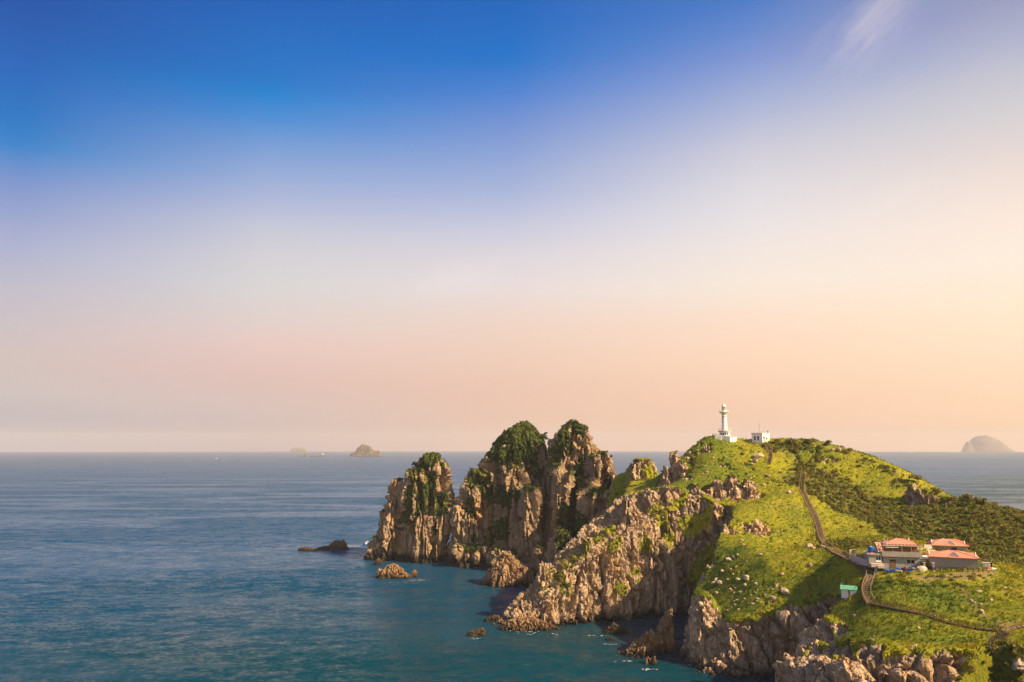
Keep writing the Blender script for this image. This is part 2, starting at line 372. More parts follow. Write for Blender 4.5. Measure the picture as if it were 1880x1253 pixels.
# ------------------------------------------------------------------ sea
def sea_material():
    m, t, b = material('sea_water'); p = pos(t); m.node_tree.nodes.remove(b)
    calm = t.noise(t.mapping(p, (.30, 1, 1), rot=(0, 0, rad(-7))), .0105, 5, .58, .9)
    far = t.new('ShaderNodeVectorMath', operation='LENGTH'); t.put(far.inputs[0], p)
    calm = t.math('ADD', .5, t.math('MULTIPLY', t.math('SUBTRACT', calm, .5), t.rng(far.outputs['Value'], 650, 2200, 1.0, .12)))
    amp = t.rng(calm, .42, .58, 0.45, 1.25, True)
    def slopes(vec, scale, det, rough, s):
        n = t.noise(vec, scale, det, rough, .3, 1); v = t.vmath('SUBTRACT', n, (.5, .5, .5)); return t.vmath('MULTIPLY', v, (s*.8, s, 0))
    v = slopes(t.mapping(p, (.45, 1, 1), rot=(0, 0, rad(-8))), .055, 3, .6, SEA_S[0])
    v = t.vmath('ADD', v, slopes(t.mapping(p, (.55, 1, 1), rot=(0, 0, rad(10))), .19, 4, .65, SEA_S[1]))
    v = t.vmath('ADD', v, slopes(t.mapping(p, (.7, 1, 1), rot=(0, 0, rad(-20))), .8, 4, .6, SEA_S[2]))
    sc = t.new('ShaderNodeVectorMath', operation='SCALE'); t.put(sc.inputs[0], v); t.put(sc.inputs[3], amp)
    nrm = t.vmath('NORMALIZE', t.vmath('ADD', sc.outputs[0], (0, 0, 1)))
    big = t.noise(t.mapping(p, (.4, 1, 1)), .004, 3, .5)
    sp_ = t.new('ShaderNodeSeparateXYZ'); t.put(sp_.inputs[0], p)      # greener over the shallows round the island, bluer offshore
    dd = t.math('ADD', t.math('ADD', sp_.outputs[1], t.math('MULTIPLY', sp_.outputs[0], -1.2)), t.math('MULTIPLY', t.math('SUBTRACT', big, .5), 700))
    c = t.mix(t.rng(dd, 300, 750), SEA_B, SEA_A)
    cap = t.noise(t.mapping(p, (.40, 1, 1), rot=(0, 0, rad(10))), .13, 8, .74, .4)
    c = t.mix(t.rng(t.math('MULTIPLY', cap, t.rng(calm, .42, .6, .9, 1.03)), .715, .76), c, (.5, .55, .6, 1))
    df = t.new('ShaderNodeBsdfDiffuse'); t.put(df.inputs['Color'], c)
    gl = t.new('ShaderNodeBsdfGlossy'); gl.inputs['Roughness'].default_value = .28; t.put(gl.inputs['Color'], (1, 1, 1, 1))
    t.l.new(nrm, gl.inputs['Normal']); t.l.new(nrm, df.inputs['Normal'])
    fr = t.new('ShaderNodeFresnel'); fr.inputs['IOR'].default_value = 1.333; t.l.new(nrm, fr.inputs['Normal'])
    # a wind-roughened sea never mirrors fully, even at grazing angles
    mx = t.new('ShaderNodeMixShader'); t.put(mx.inputs[0], t.math('MULTIPLY', fr.outputs[0], t.rng(calm, .40, .58, .50, .27, True)))
    t.l.new(df.outputs[0], mx.inputs[1]); t.l.new(gl.outputs[0], mx.inputs[2])
    t.l.new(mx.outputs[0], m.node_tree.nodes['Material Output'].inputs[0])
    return m
SEA_S = (.45, 1.0, .9); SEA_A = (.000, .054, .135, 1); SEA_B = (.000, .038, .056, 1)
M['sea'] = sea_material()
R_SEA = 15000.0
sv = [(0, 0, 0)]; sf = []; rings = [200, 800, 3000, 8000, R_SEA]; NS = 128
for r in rings: sv += [(r*math.cos(2*math.pi*k/NS), r*math.sin(2*math.pi*k/NS), 0) for k in range(NS)]
for k in range(NS): sf.append((0, 1+k, 1+(k+1) % NS))
for i in range(len(rings)-1):
    for k in range(NS): sf.append((1+i*NS+k, 1+(i+1)*NS+k, 1+(i+1)*NS+(k+1) % NS, 1+i*NS+(k+1) % NS))
me = bpy.data.meshes.new('sea'); me.from_pydata(sv, [], sf); me.materials.append(M['sea']); me.update()
link('sea', me, kind='structure')
# ------------------------------------------------------------------ land: height field from surveyed points, plus added unseen ones
CTRL = [(1330,806,400),(1300,800,402),(1370,809,398),(1262,828,400),(1237,850,398),(1216,873,396),(1400,811,395),(1450,808,392),(1500,811,390),(1550,822,384),(1600,838,375),(1660,866,360),(1700,890,347),(1740,914,335),(1780,916,318),(1830,931,300),(1880,949,285),
 (1300,862,378),(1360,866,376),(1250,878,380),(1400,858,375),(1290,915,356),(1350,921,352),(1400,912,352),(1450,858,374),(1480,876,362),(1520,878,366),(1600,895,352),(1680,928,332),
 (1560,925,342),(1640,962,308),(1720,990,287),(1800,1000,272),(1880,1035,250),(1440,905,350),(1460,930,334),(1500,960,314),(1560,990,290),(1620,998,275),(1690,998,268),
 (1560,1024,254),(1600,1040,247),(1650,1045,241),(1720,1048,236),(1790,1050,230),(1650,1010,262),(1740,1012,258),(1800,1030,245),(1620,1064,229),(1700,1066,227),(1780,1062,226),
 (1600,1105,218),(1700,1110,212),(1780,1100,214),(1700,1140,201),(1600,1150,205),(1850,1152,196),(1880,1100,212),(1880,1060,230),(1700,1183,186),(1600,1175,194),(1775,1186,184),(1560,1150,214),(1815,1190,183),
 (1558,1100,228),(1500,1000,290),(1450,1000,296),(1400,960,315),(1350,930,335),(1300,985,308),(1270,1035,300),(1350,1020,290),(1420,1050,272),(1500,1060,262),(1530,1083,250),(1350,1092,274),(1450,1090,262),(1300,1068,290),(1400,1092,266),(1500,1088,256),
 (1150,911,372),(1200,897,372),(1260,898,366),(1300,915,356),(1180,932,362),(1250,942,350),(1300,945,340),(1130,940,367),(1100,960,361),(1050,995,351),(1000,1040,343),(955,1103,334),
 (1150,884,425),(1190,880,420),(1222,878,408),(1180,905,392),(1230,895,392),
 (1800,1215,140),(1880,1190,120),(1850,1235,125)]
CP = [P(*c) for c in CTRL]
CP += [np.array(p, float) for p in [(145,100,82),(120,98,70),(170,100,84),(205,300,36),(205,350,36),(195,400,40),(175,425,42),(140,440,46),(105,438,52),(230,250,26),(205,225,38),(165,200,38),(112,120,58),(160,150,46),(100,135,57),(220,150,30),(230,100,60),(70,70,50),(85,100,54)]]  # leading points raise an unseen hill, added to shade the near right corner
CP = np.array(CP)
def tps_fit(pts, z, lam):
    n = len(pts); s = 100.0; q = pts/s
    d = np.linalg.norm(q[:, None]-q[None], axis=2); K = np.where(d > 0, d*d*np.log(np.maximum(d, 1e-9)), 0)+lam*np.eye(n)
    A = np.zeros((n+3, n+3)); A[:n, :n] = K; A[:n, n] = 1; A[:n, n+1:] = q; A[n, :n] = 1; A[n+1:, :n] = q.T
    return np.linalg.solve(A, np.concatenate([z, [0, 0, 0]])), q
TW, TQ = tps_fit(CP[:, :2], CP[:, 2], 2e-4)
def U_surf(xy):
    out = np.empty(len(xy))
    for i in range(0, len(xy), 20000):
        q = xy[i:i+20000]/100.0; d = np.linalg.norm(q[:, None]-TQ[None], axis=2)
        K = np.where(d > 0, d*d*np.log(np.maximum(d, 1e-9)), 0)
        out[i:i+20000] = K@TW[:-3]+TW[-3]+q@TW[-2:]
    return out
COAST = [(-9,333),(-5,323),(4,317),(14,321),(24,327),(44,334),(56,342),(64,351),(76,351),(85,344),(79,325),(68,306),(60,293),(56,281),(55.5,269),(59,261),(67,256),(76,253.5),(84,251),(90,248),(94.5,246),(95,240),(89,236),(80,233),(70,224),(62,212),(56,200),(53,186),(55,175),(64,169),(76,165),(90,162),(104,159),(116,154),(124,146),(118,141),(104,141),(90,142),(78,140),(68,134),(60,118),(56,100),(56,70),(62,50),(260,50),(262,150),(252,250),(236,330),(222,400),(212,440),(180,462),(140,470),(100,465),(75,472),(55,470),(48,440),(44,410),(42,388),(22,366),(2,346)]
COAST = np.array(COAST, float)
def coast_d(xy):
    a = COAST; b = np.roll(a, -1, axis=0); best = np.full(len(xy), 1e9); ins = np.zeros(len(xy), bool)
    for p, q in zip(a, b):
        e = q-p; w_ = xy-p; t = np.clip((w_@e)/(e@e), 0, 1); d = np.linalg.norm(w_-t[:, None]*e, axis=1); best = np.minimum(best, d)
        c = ((p[1] > xy[:, 1]) != (q[1] > xy[:, 1])) & (xy[:, 0] < (q[0]-p[0])*(xy[:, 1]-p[1])/((q[1]-p[1]) or 1e-9)+p[0])
        ins ^= c
    return np.where(ins, best, -best)
# how steep the sea cliffs stand, in places
KPTS = np.array([(0,325,2.2),(24,328,4.5),(45,336,7),(64,352,9),(60,290,6),(60,268,1.5),(72,252,1.1),(86,246,6),(93,246,12),(97,243,14),(90,235,12),(80,232,7),(58,200,1.3),(64,169,1.1),(96,160,1.1),(118,150,1.5),(68,132,2.0),(75,125,2.0),(60,90,2),(50,440,3.5),(42,388,4),(10,355,3),(150,470,2.5),(230,330,1.6),(255,200,1.4)], float)
def k_field(xy):
    d = np.linalg.norm(xy[:, None]-KPTS[None, :, :2], axis=2)+1.0; ww = d**-3.0
    return (ww@KPTS[:, 2])/ww.sum(1)
def height(xy):
    p3 = np.column_stack([xy/13.0, np.full(len(xy), 3.3)])
    d = coast_d(xy); n1 = fbm(p3, 5, 3); p4 = np.column_stack([xy/5.0, np.full(len(xy), 1.3)]); n2 = 1-np.abs(vnoise(p4, 9))*2
    nearc = sstep(30, 0, np.abs(d))
    dd = d+nearc*(1.9*n1+1.0*n2)
    k = k_field(xy)
    prof = np.where(dd < 0, dd*k, np.where(dd < 2.0, 1.2*dd, 2.4+k*(dd-2.0)))
    # broken ledges on the cliffs
    st = np.floor(prof/6.5+1.3*vnoise(np.column_stack([xy/18, np.zeros(len(xy))]), 2))
    u = U_surf(xy); u = u+0.7*fbm(np.column_stack([xy/16.0, np.full(len(xy), 7.7)]), 21, 4)
    t = 1.6
    h = -np.logaddexp(-u/t, -prof/t)*t                                 # soft minimum
    return np.maximum(h, -7.0), u, d
def grid_solid(x0, x1, y0, y1, st, fn):
    xs = np.arange(x0, x1+st, st); ys = np.arange(y0, y1+st, st); nx, ny = len(xs), len(ys)
    X, Y = np.meshgrid(xs, ys); xy = np.column_stack([X.ravel(), Y.ravel()]); h = fn(xy)
    top = np.column_stack([xy, h]); bot = np.column_stack([xy, np.full(len(xy), -9.0)])
    v = np.vstack([top, bot]); n = nx*ny; f = []
    idx = np.arange(n).reshape(ny, nx)
    a, b, c, d = idx[:-1, :-1].ravel(), idx[:-1, 1:].ravel(), idx[1:, 1:].ravel(), idx[1:, :-1].ravel()
    f = np.vstack([np.column_stack([a, b, c, d]), np.column_stack([a, d, c, b])+n])
    def side(e): return np.column_stack([e[:-1], e[1:], e[1:]+n, e[:-1]+n])
    f = np.vstack([f, side(idx[0, ::-1]), side(idx[-1, :]), side(idx[:, 0]), side(idx[::-1, -1])])
    return v, f

def loft(prof, D, hd, front=None, expo=2.6, base=-7.0, n=28, seed=0, wob=.08, lean=0.0):
    """rock body: at each height it spans the given left/right outline at distance D, half depth hd, and is filled all round"""
    rings = []
    for (v, ul, ur) in prof:
        a, b = P(ul, v, D), P(ur, v, D); rings.append([(a[0]+b[0])/2, (b[0]-a[0])/2, a[2]])
    rings.sort(key=lambda r: -r[2])
    wmax = max(r[1] for r in rings); last = rings[-1]
    if last[2] > base: rings.append([last[0], last[1]*1.04, base])
    zt = rings[0][2]; vs = []; fs = []
    for i, (cx, hw, z) in enumerate(rings):
        dd = hd*(0.30+0.70*min(1, hw/wmax)) if hw < wmax else hd
        for k in range(n):
            t = 2*math.pi*k/n; c, s_ = math.cos(t), math.sin(t)
            rr = (abs(c)**expo+abs(s_)**expo)**(-1/expo)
            wb = 1+wob*math.sin(3*t+seed)*0.6+wob*math.sin(7*t+seed*2.1+z*.05)*0.5
            vs.append((cx+hw*rr*c*(1 if abs(c) > .75 else wb), D+lean*(z-zt)+dd*rr*s_*wb, z))
    for i in range(len(rings)-1):
        for k in range(n): fs.append((i*n+k, i*n+(k+1) % n, (i+1)*n+(k+1) % n, (i+1)*n+k))
    m = len(rings); vs.append((rings[0][0], D+0, zt+0.6)); top = len(vs)-1
    for k in range(n): fs.append((top, (k+1) % n, k))
    fs.append(tuple((m-1)*n+k for k in range(n)))
    fs = [tuple(reversed(f)) for f in fs]
    return vs, fs
def join(parts):
    V, Fs = [], []
    for v, f in parts:
        b = len(V); V += [tuple(x) for x in v]; Fs += [tuple(int(i)+b for i in q) for q in f]
    return V, Fs
def fracture(v, n, amt, big=7.0, seed=0, tilt=0.0, tall=2.6, mid=2.6, small=1.0):
    """offset along the normal that breaks a face into upright blocks with cracks between them"""
    q = v.copy(); q[:, 0] += tilt*q[:, 2]
    wv = np.column_stack([fbm(q/11.0, seed+1, 3), fbm(q/11.0, seed+2, 3), fbm(q/11.0, seed+3, 3)])
    q = q+wv*2.2
    s1 = np.array([1/big, 1/big, 1/(big*tall*1.8)]); d1, d2, c1 = worley(q*s1, seed+5)
    o = (c1-.5)*2.2*(big/7.0)-2.4*(big/7)*sstep(.12, .0, d2-d1)
    s4 = np.array([1.7/big, 1.7/big, 1/(big*8.0)]); h1, h2, c4 = worley(q*s4+9.1, seed+15)      # long upright slabs with deep fissures
    o += (c4-.5)*2.6*(big/7.0)-3.4*(big/7)*sstep(.11, .0, h2-h1)
    s2 = np.array([1/mid, 1/mid, 1/(mid*6.0)]); e1, e2, c2 = worley(q*s2, seed+7)
    o += (c2-.5)*1.05*(mid/2.6)-.9*(mid/2.6)*sstep(.16, .0, e2-e1)
    q3 = q.copy(); q3[:, 2] += .35*q3[:, 0]; s3 = np.array([.4/small, .4/small, .55/small]); g1, g2, c3 = worley(q3*s3, seed+9)   # slanting joints
    o += (c3-.5)*.75*small
    o += fbm(v/np.array([3., 3., 10.]), seed+13, 3)*.45-1.1
    return o*amt, .5*c1+.3*c2+.2*c3
def add_veg(v, base, blobs, bvh, seed=0):
    """patches of plants at surveyed spots: (u, v, radius m[, strength])"""
    out = base
    nz = fbm(v/6.0, seed+40, 3)*.8+fbm(v/1.8, seed+44, 2)*.5
    for b in blobs:
        r = ray(b[0], b[1]); hit = bvh.ray_cast(Vector((0, 0, CAM_H)), Vector(r).normalized())
        if hit[0] is None: continue
        s_ = b[3] if len(b) > 3 else 1.0
        d = np.linalg.norm((v-np.array(hit[0]))*np.array([1, .7, .75]), axis=1)/b[2]
        out = out+s_*sstep(1.15, .55, d+nz)
    return out

# --- the headland with its grass slopes, cliffs and inland crags
from time import time as _now
T0 = _now()
def hf(xy): return height(xy)[0]
parts = [grid_solid(-24, 250, 62, 480, 1.25, hf)]
parts += [
 loft([(910,1141,1165),(935,1137,1174),(970,1134,1172),(1010,1132,1170),(1050,1128,1170),(1150,1124,1172)], 364, 9, seed=1),
 loft([(897,1183,1203),(915,1178,1210),(945,1176,1212)], 366, 7, seed=2, base=20),
 loft([(893,1212,1252),(905,1205,1262),(930,1200,1268)], 366, 6, seed=3, base=20),
 loft([(985,1066,1086),(1020,1064,1092),(1090,1060,1096),(1150,1058,1098)], 344, 8, seed=4),
 loft([(1000,1100,1112),(1040,1096,1120),(1150,1090,1126)], 345, 9, seed=5),
 loft([(1035,988,1008),(1060,984,1016),(1085,980,1020),(1150,965,1030)], 338, 9, seed=6),
 loft([(985,1180,1222),(1010,1172,1240),(1060,1168,1250),(1140,1160,1252)], 356, 12, seed=7),
 # inland crag band under the lighthouse, left tors
 loft([(872,1338,1352),(885,1332,1360),(922,1328,1366)], 362, 6, seed=8, base=40),
 loft([(880,1364,1380),(898,1358,1390),(922,1356,1396)], 360, 6, seed=9, base=40),
 loft([(884,1302,1320),(900,1297,1328),(920,1294,1332)], 363, 6, seed=10, base=40),
 loft([(888,1268,1284),(902,1262,1294),(918,1258,1298)], 366, 6, seed=31, base=40),
 loft([(846,1243,1260),(865,1241,1267),(885,1250,1268)], 390, 5, seed=11, base=50),
 loft([(830,1232,1246),(850,1230,1250),(868,1228,1250)], 397, 5, seed=12, base=50),
 loft([(858,1216,1224),(880,1212,1228),(900,1210,1232)], 392, 5, seed=13, base=40),
 loft([(843,1164,1198),(852,1156,1203),(866,1148,1208),(885,1143,1215)], 436, 9, seed=14, base=10),
 loft([(871,1136,1150),(880,1126,1166),(900,1118,1176),(930,1110,1182)], 441, 9, seed=32, base=0),
 # outcrops of the near headland
 loft([(957,1372,1398),(964,1364,1412),(985,1358,1417)], 311, 5, seed=15, base=30),
 loft([(962,1322,1334),(972,1318,1342),(990,1316,1346)], 312, 3.5, seed=16, base=25),
 loft([(966,1335,1350),(985,1328,1356)], 310, 3, seed=17, base=25),
 loft([(925,1305,1322),(935,1302,1330),(950,1300,1332)], 338, 3.5, seed=18, base=30),
 loft([(1090,1282,1306),(1120,1268,1320),(1190,1262,1330)], 276, 8, seed=20),
 # near cliff, right of the gully
 loft([(1136,1512,1540),(1160,1504,1550),(1200,1498,1560),(1260,1488,1560)], 222, 9, seed=21),
 loft([(1186,1840,1856),(1192,1834,1864),(1212,1832,1866)], 138, 3, seed=25, base=30),
 # crag of the far right slope
 loft([(890,1664,1676),(912,1659,1684),(933,1657,1690)], 338, 4, seed=26, base=35),
 loft([(898,1678,1694),(915,1674,1702),(934,1672,1706)], 334, 4, seed=27, base=35),
 loft([(906,1696,1712),(920,1692,1718),(935,1690,1722)], 331, 4, seed=28, base=35),
 loft([(913,1716,1730),(924,1712,1736),(935,1710,1740)], 328, 4, seed=29, base=35),
 loft([(918,1734,1744),(927,1730,1749),(936,1728,1752)], 326, 3.5, seed=30, base=35)]
V, Fc = join(parts)
hv, hfaces = remesh(V, Fc, 0.62)
hn, _ = normals(hv, hfaces); ns = smooth_field(hn, hfaces, 3)
hh, uu, dc = height(hv[:, :2])
slope = ns[:, 2]
on_top = np.abs(hv[:, 2]-uu) < 4.0
nzv = fbm(hv/7.0, 51, 4)
ridgeC = sstep(78, 62, hv[:, 0])*sstep(385, 375, hv[:, 1])*sstep(300, 310, hv[:, 1])
vegb = sstep(.58, .80, slope+.22*nzv+.2*fbm(hv/2.0, 52, 2)-ridgeC*.34)*sstep(6, 11, hv[:, 2]+5*nzv)
bvh0 = BVHTree.FromPolygons([tuple(x) for x in hv], [tuple(int(i) for i in q) for q in hfaces])
veg = vegb
veg = add_veg(hv, veg, [(1240,925,5,.7),(1215,945,5,.8),(1265,960,6,.8),(1300,940,6,1),(1190,1000,4,.6),(1230,985,4,.6),(1165,1050,3.5,.7),(1095,985,4,.6),(1070,1010,4,.55),(1045,1035,4,.5),(1020,1050,4,.5),(1035,1075,4,.5),(1000,1080,3,.4),(1115,970,3.5,.6),(1130,1000,4,.6),(1140,1080,3,.6),(1150,1085,3,.6),(1170,890,5,.8),(1140,890,7,1),(1200,870,5,.7),(1130,910,4,.8),
   (1300,1030,6,.8),(1320,1060,6,1),(1350,1090,7,1),(1370,1110,5,.9),(1340,1050,6,.8),(1330,1095,4,.8),(1280,1060,4,.7),(1420,1085,4,.6),(1550,1170,3,.6),(1460,1195,7,-1.8),(1480,1172,6,-1.8),(1492,1150,5,-1.6),(1450,1215,6,-1.8),(1440,1180,5,-1.6),(1522,1245,7,-1.9),(1500,1250,6,-1.8),(1545,1240,6,-1.6),(1480,1235,6,-1.8),(1510,1195,6,-1.5),(1530,1170,4,-1.2),(1550,1215,6,-1.5),(1500,1225,6,-1.5),(1585,1215,6,-1.3),(1620,1235,6,-1.2),(1660,1235,6,-1.2),(1505,1160,3,-1),(1545,1155,2,-.7),(1470,1150,5,-1),(1450,1130,3,-.7),(1490,1110,3,-.8),(1600,1195,3,-.8),(1640,1215,5,-.8),(1690,1220,5,-.8),(1735,1215,4,-1),(1755,1205,3,-1),(1580,1185,3,-.7),(1705,1203,2,.8),(1560,1120,5,.8),(1530,1040,7,1),(1545,1065,6,1),(1520,1070,5,1),(1510,1050,6,1),(1560,1090,5,1),(1600,1130,6,1),
   (1350,990,4,.6),(1400,1040,6,.6),(1300,850,8,.6),(1280,870,6,.8),(1700,915,3,-.6),
   (1385,965,4,-1.2),(1330,965,3,-.9),(1340,975,3,-.7),(1312,935,3,-1),(1250,858,3,-1.2),(1262,875,3,-1),(1238,840,4,-.9),(1372,902,5,-1.4),(1346,900,5,-1.4),(1315,905,5,-1.3),(1280,905,4.5,-1.3),(1390,908,3,-.9),(1290,895,2,-.7),(1500,1003,2.5,-1),(1690,915,4,-1.2),(1735,925,4,-1.2),(1715,918,3,-.9),(1845,1195,3,-1.1),(1830,1220,12,1.6),(1870,1242,10,1.6),(1800,1240,8,1.4),(1672,905,2.5,-1),(1700,918,2.5,-1),(1725,925,2.5,-1),(1742,926,2.5,-.8),(1670,925,2.5,-.8),(1300,820,4,-.3)], bvh0, 3)
veg = np.clip(veg, 0, 1)
off, rnd = fracture(hv, ns, 1.0, 5.5, 3, .0, 2.4, 2.3, 1.0)
nm = sstep(268, 255, hv[:, 1])*(veg < .95); sel = nm > 0                      # nearest cliffs: bigger, slanting slabs
off2, rnd2 = fracture(hv[sel], ns[sel], .62, 11.0, 203, .5, .8, 6.0, 2.6)
off[sel] = off[sel]*(1-nm[sel])+off2*nm[sel]; rnd[sel] = rnd[sel]*(1-nm[sel])+rnd2*nm[sel]
rockm = 1-veg
near = sstep(330, 260, hv[:, 1])
offm = off*rockm*(1-.25*near)+(.28*fbm(hv/2.6, 71, 3)+.35*fbm(hv/8.0, 72, 2))*vegb
hv2 = hv+ns*offm[:, None]
# scrub: the valley right of the stairs, the far hill, hollows
def seg_mask(v, pts, r):
    best = np.full(len(v), 9e9)
    for a, b in zip(pts[:-1], pts[1:]):
        a = P(*a)[:2]; b = P(*b)[:2]; e = b-a; w_ = v[:, :2]-a; t = np.clip((w_@e)/(e@e), 0, 1)
        best = np.minimum(best, np.linalg.norm(w_-t[:, None]*e, axis=1))
    return sstep(1.2*r, .65*r, best+r*.35*fbm(v/9.0, 61, 3))
scrub = seg_mask(hv, [(1495,885,362),(1560,920,345),(1640,955,320),(1700,985,295)], 14)
scrub = np.maximum(scrub, seg_mask(hv, [(1740,975,300),(1820,985,285),(1900,1020,265)], 26))
scrub = np.maximum(scrub, .9*seg_mask(hv, [(1430,815,392),(1520,830,386),(1600,860,370)], 9)*sstep(-.15, .3, fbm(hv/12.0, 64, 3)))
scrub = np.maximum(scrub, seg_mask(hv, [(1540,1000,285),(1590,1008,270),(1640,1000,275)], 6))
scrub = np.maximum(scrub, .8*seg_mask(hv, [(1540,870,374),(1640,915,345),(1690,945,325)], 14)*sstep(-.1, .3, fbm(hv/10.0, 65, 3)))
scrub = np.maximum(scrub, seg_mask(hv, [(1790,1225,139),(1880,1240,122),(1950,1230,120)], 15))
scrub *= sstep(-.75, -.25, fbm(hv/5.0, 67, 3)+.25*sstep(260, 200, hv[:, 1]))
scrub = np.maximum(scrub, .9*ridgeC*sstep(345, 330, hv[:, 1]+0*hv[:, 0])+.6*ridgeC)
scrub = np.clip(scrub, 0, 1)*veg
lawn = seg_mask(hv, [(1612,1056,236),(1660,1057,233),(1720,1058,230),(1790,1056,228)], 4.5)
lawn = np.maximum(lawn, seg_mask(hv, [(1690,1030,250),(1700,1018,258),(1790,1030,246)], 8))*veg
def lush_at(p):
    m = np.maximum(.9*seg_mask(p, [(1640,1085,222),(1740,1085,215)], 11), .55*seg_mask(p, [(1590,1150,206),(1700,1165,195)], 10))
    m = np.maximum(m, np.maximum(.9*seg_mask(p, [(1305,1055,292),(1350,1090,275)], 13), .8*seg_mask(p, [(1262,850,396),(1310,890,376)], 20)))
    return np.clip(m+.5*sstep(.05, .5, fbm(p/14.0, 68, 3)), 0, 1)
lush = lush_at(hv)
soil = .75*seg_mask(hv, [(1545,1018,262),(1575,1030,252),(1600,1050,243)], 2.0)
soil = np.maximum(soil, .7*seg_mask(hv, [(1700,1062,230),(1760,1060,229),(1810,1056,230)], 3.2))
soil = np.maximum(soil, .5*seg_mask(hv, [(1765,1070,220),(1790,1095,208),(1815,1130,203),(1850,1150,197)], 1.0))
soil = np.maximum(soil, .35*seg_mask(hv, [(1385,935,334),(1440,932,334),(1475,931,334)], 1.2))
STAIR_SOIL = [[(1402,814,392),(1414,832,385),(1411,852,374)],[(1476,871,364),(1471,900,350),(1490,938,330),(1504,972,310),(1515,1000,285)],[(1515,1001,285),(1553,1026,255),(1590,1047,243),(1598,1054,236),(1591,1086,222),(1599,1109,214)]]
meL = mesh_np('terrain', hv2, hfaces, M['land'], False, {'veg': veg, 'scrub': scrub, 'soil': soil, 'lawn': lawn, 'lush': lush, 'rnd': rnd})
terrain = link('terrain', meL, kind='structure')
bvh = BVHTree.FromPolygons([tuple(x) for x in hv2], [tuple(int(i) for i in q) for q in hfaces])
print('terrain', len(hfaces), round(_now()-T0, 1))
def hit(u, v, b=None):
    h = (b or bvh).ray_cast(Vector((0, 0, CAM_H)), Vector(ray(u, v)).normalized()); return h[0]
def ground(x, y, b=None, z=300):
    h = (b or bvh).ray_cast(Vector((x, y, z)), Vector((0, 0, -1))); return h[0].z if h[0] is not None else 0.0

# --- sea stacks and rocks in the water
def rock_body(name, label, cat, lofts, voxel, amt, blobs=(), mat='stack', top_veg=None, big=7.0, seed=0, mid=2.6, small=1.1, tilt=0, group=None, vegthr=(.62, .85)):
    V, Fc = join(lofts); v, f = remesh(V, Fc, voxel); n, _ = normals(v, f); s = smooth_field(n, f, 3)
    off, rnd = fracture(v, s, amt, big, seed, tilt, 2.6, mid, small)
    nz = fbm(v/7.0, seed+51, 4)
    vg = sstep(vegthr[0], vegthr[1], s[:, 2]+.25*nz)*sstep(8, 14, v[:, 2]) if top_veg else np.zeros(len(v))
    if top_veg: vg = np.maximum(vg, sstep(top_veg-4, top_veg+4, v[:, 2]+14*nz+8*fbm(v/2.2, seed+53, 2)+9*(s[:, 2]-.3)))
    v2 = v+s*(off*(1-.6*vg))[:, None]
    b = BVHTree.FromPolygons([tuple(x) for x in v2], [tuple(int(i) for i in q) for q in f])
    vg = np.clip(add_veg(v2, vg, blobs, b, seed), 0, 1)
    z = np.zeros(len(v))
    c0 = np.array([v2[:, 0].mean(), v2[:, 1].mean(), 0.0])
    o = link(name, mesh_np(name, v2-c0, f, M[mat], False, {'veg': vg, 'scrub': z, 'soil': z, 'lawn': z, 'lush': z, 'rnd': rnd}), label=label, category=cat, group=group)
    o.location = c0
    return o, v2, f, vg, b
S1 = rock_body('sea_stack', 'leftmost tall rock stack standing in the sea, dark shrubs on its rounded top', 'sea stack', [
  loft([(830,787,805),(833,778,812),(843,770,818),(851,762,822),(866,752,828),(880,745,829),(900,740,834),(925,736,837),(950,732,828),(970,730,824),(1010,726,818),(1034,722,806)], 524, 21, seed=1),
  loft([(879,727,740),(884,722,742),(895,717,745),(920,710,745),(960,706,742),(990,700,740),(1030,692,745)], 522, 14, seed=2),
  loft([(938,699,706),(950,699,708),(985,696,708),(1016,690,712)], 520, 8, seed=3),
  loft([(985,688,702),(1000,680,708),(1012,674,715),(1020,668,720)], 518, 9, seed=4),
  loft([(1010,729,752),(1020,725,758),(1029,722,764)], 509, 6, seed=5),
  loft([(900,806,828),(930,800,836),(960,796,830),(1030,780,818)], 512, 13, seed=6),
  loft([(935,765,795),(960,760,800),(1030,755,805)], 507, 10, seed=7)], .75, 1.35,
  [(757,880,3),(752,900,4),(748,925,5),(745,950,5),(770,925,4),(760,860,5),(785,900,7),(778,920,6),(790,880,5),(812,920,5),(815,935,5),(800,975,3),(768,858,6),(750,940,4),(795,845,4)], 'stack', 62, 8.0, 11)
S2 = rock_body('sea_stack', 'broad middle rock stack with a shrubby dome and one lone pine on its right shoulder', 'sea stack', [
  loft([(774,955,968),(779,944,976),(790,928,988),(804,913,1000),(821,901,1006),(835,892,1010),(850,884,1012),(870,872,1012),(900,866,1010),(950,858,1008),(1000,850,1005),(1040,842,1000)], 516, 24, seed=8),
  loft([(862,861,885),(880,855,900),(895,845,905),(915,841,910),(937,833,915),(970,829,915),(1000,824,918),(1031,821,925)], 506, 16, seed=9),
  loft([(888,955,982),(893,954,994),(915,953,998),(960,951,997),(1000,950,996),(1024,948,994)], 478, 13, seed=10),
  loft([(905,938,952),(960,936,954),(1010,936,956)], 488, 10, seed=11),
  loft([(855,925,960),(875,918,975),(900,912,980),(960,905,980),(1030,900,975)], 500, 14, seed=12),
  loft([(1000,840,900),(1015,832,915),(1036,826,930)], 488, 10, seed=13),
  loft([(1008,905,955),(1022,898,968),(1036,892,975)], 474, 9, seed=14)], .75, 1.25,
  [(870,880,5),(890,890,6),(905,895,6),(880,870,5),(900,912,6),(925,915,6),(935,925,5),(945,905,5),(860,925,4),(865,940,4),(915,975,6),(928,965,6),(900,985,4),(965,990,3,.5),(985,870,5),(965,898,3,.6),(940,800,10),(960,830,9),(920,840,9),(985,860,5),(870,985,3)], 'stack', 71, 8.0, 23, tilt=.12)
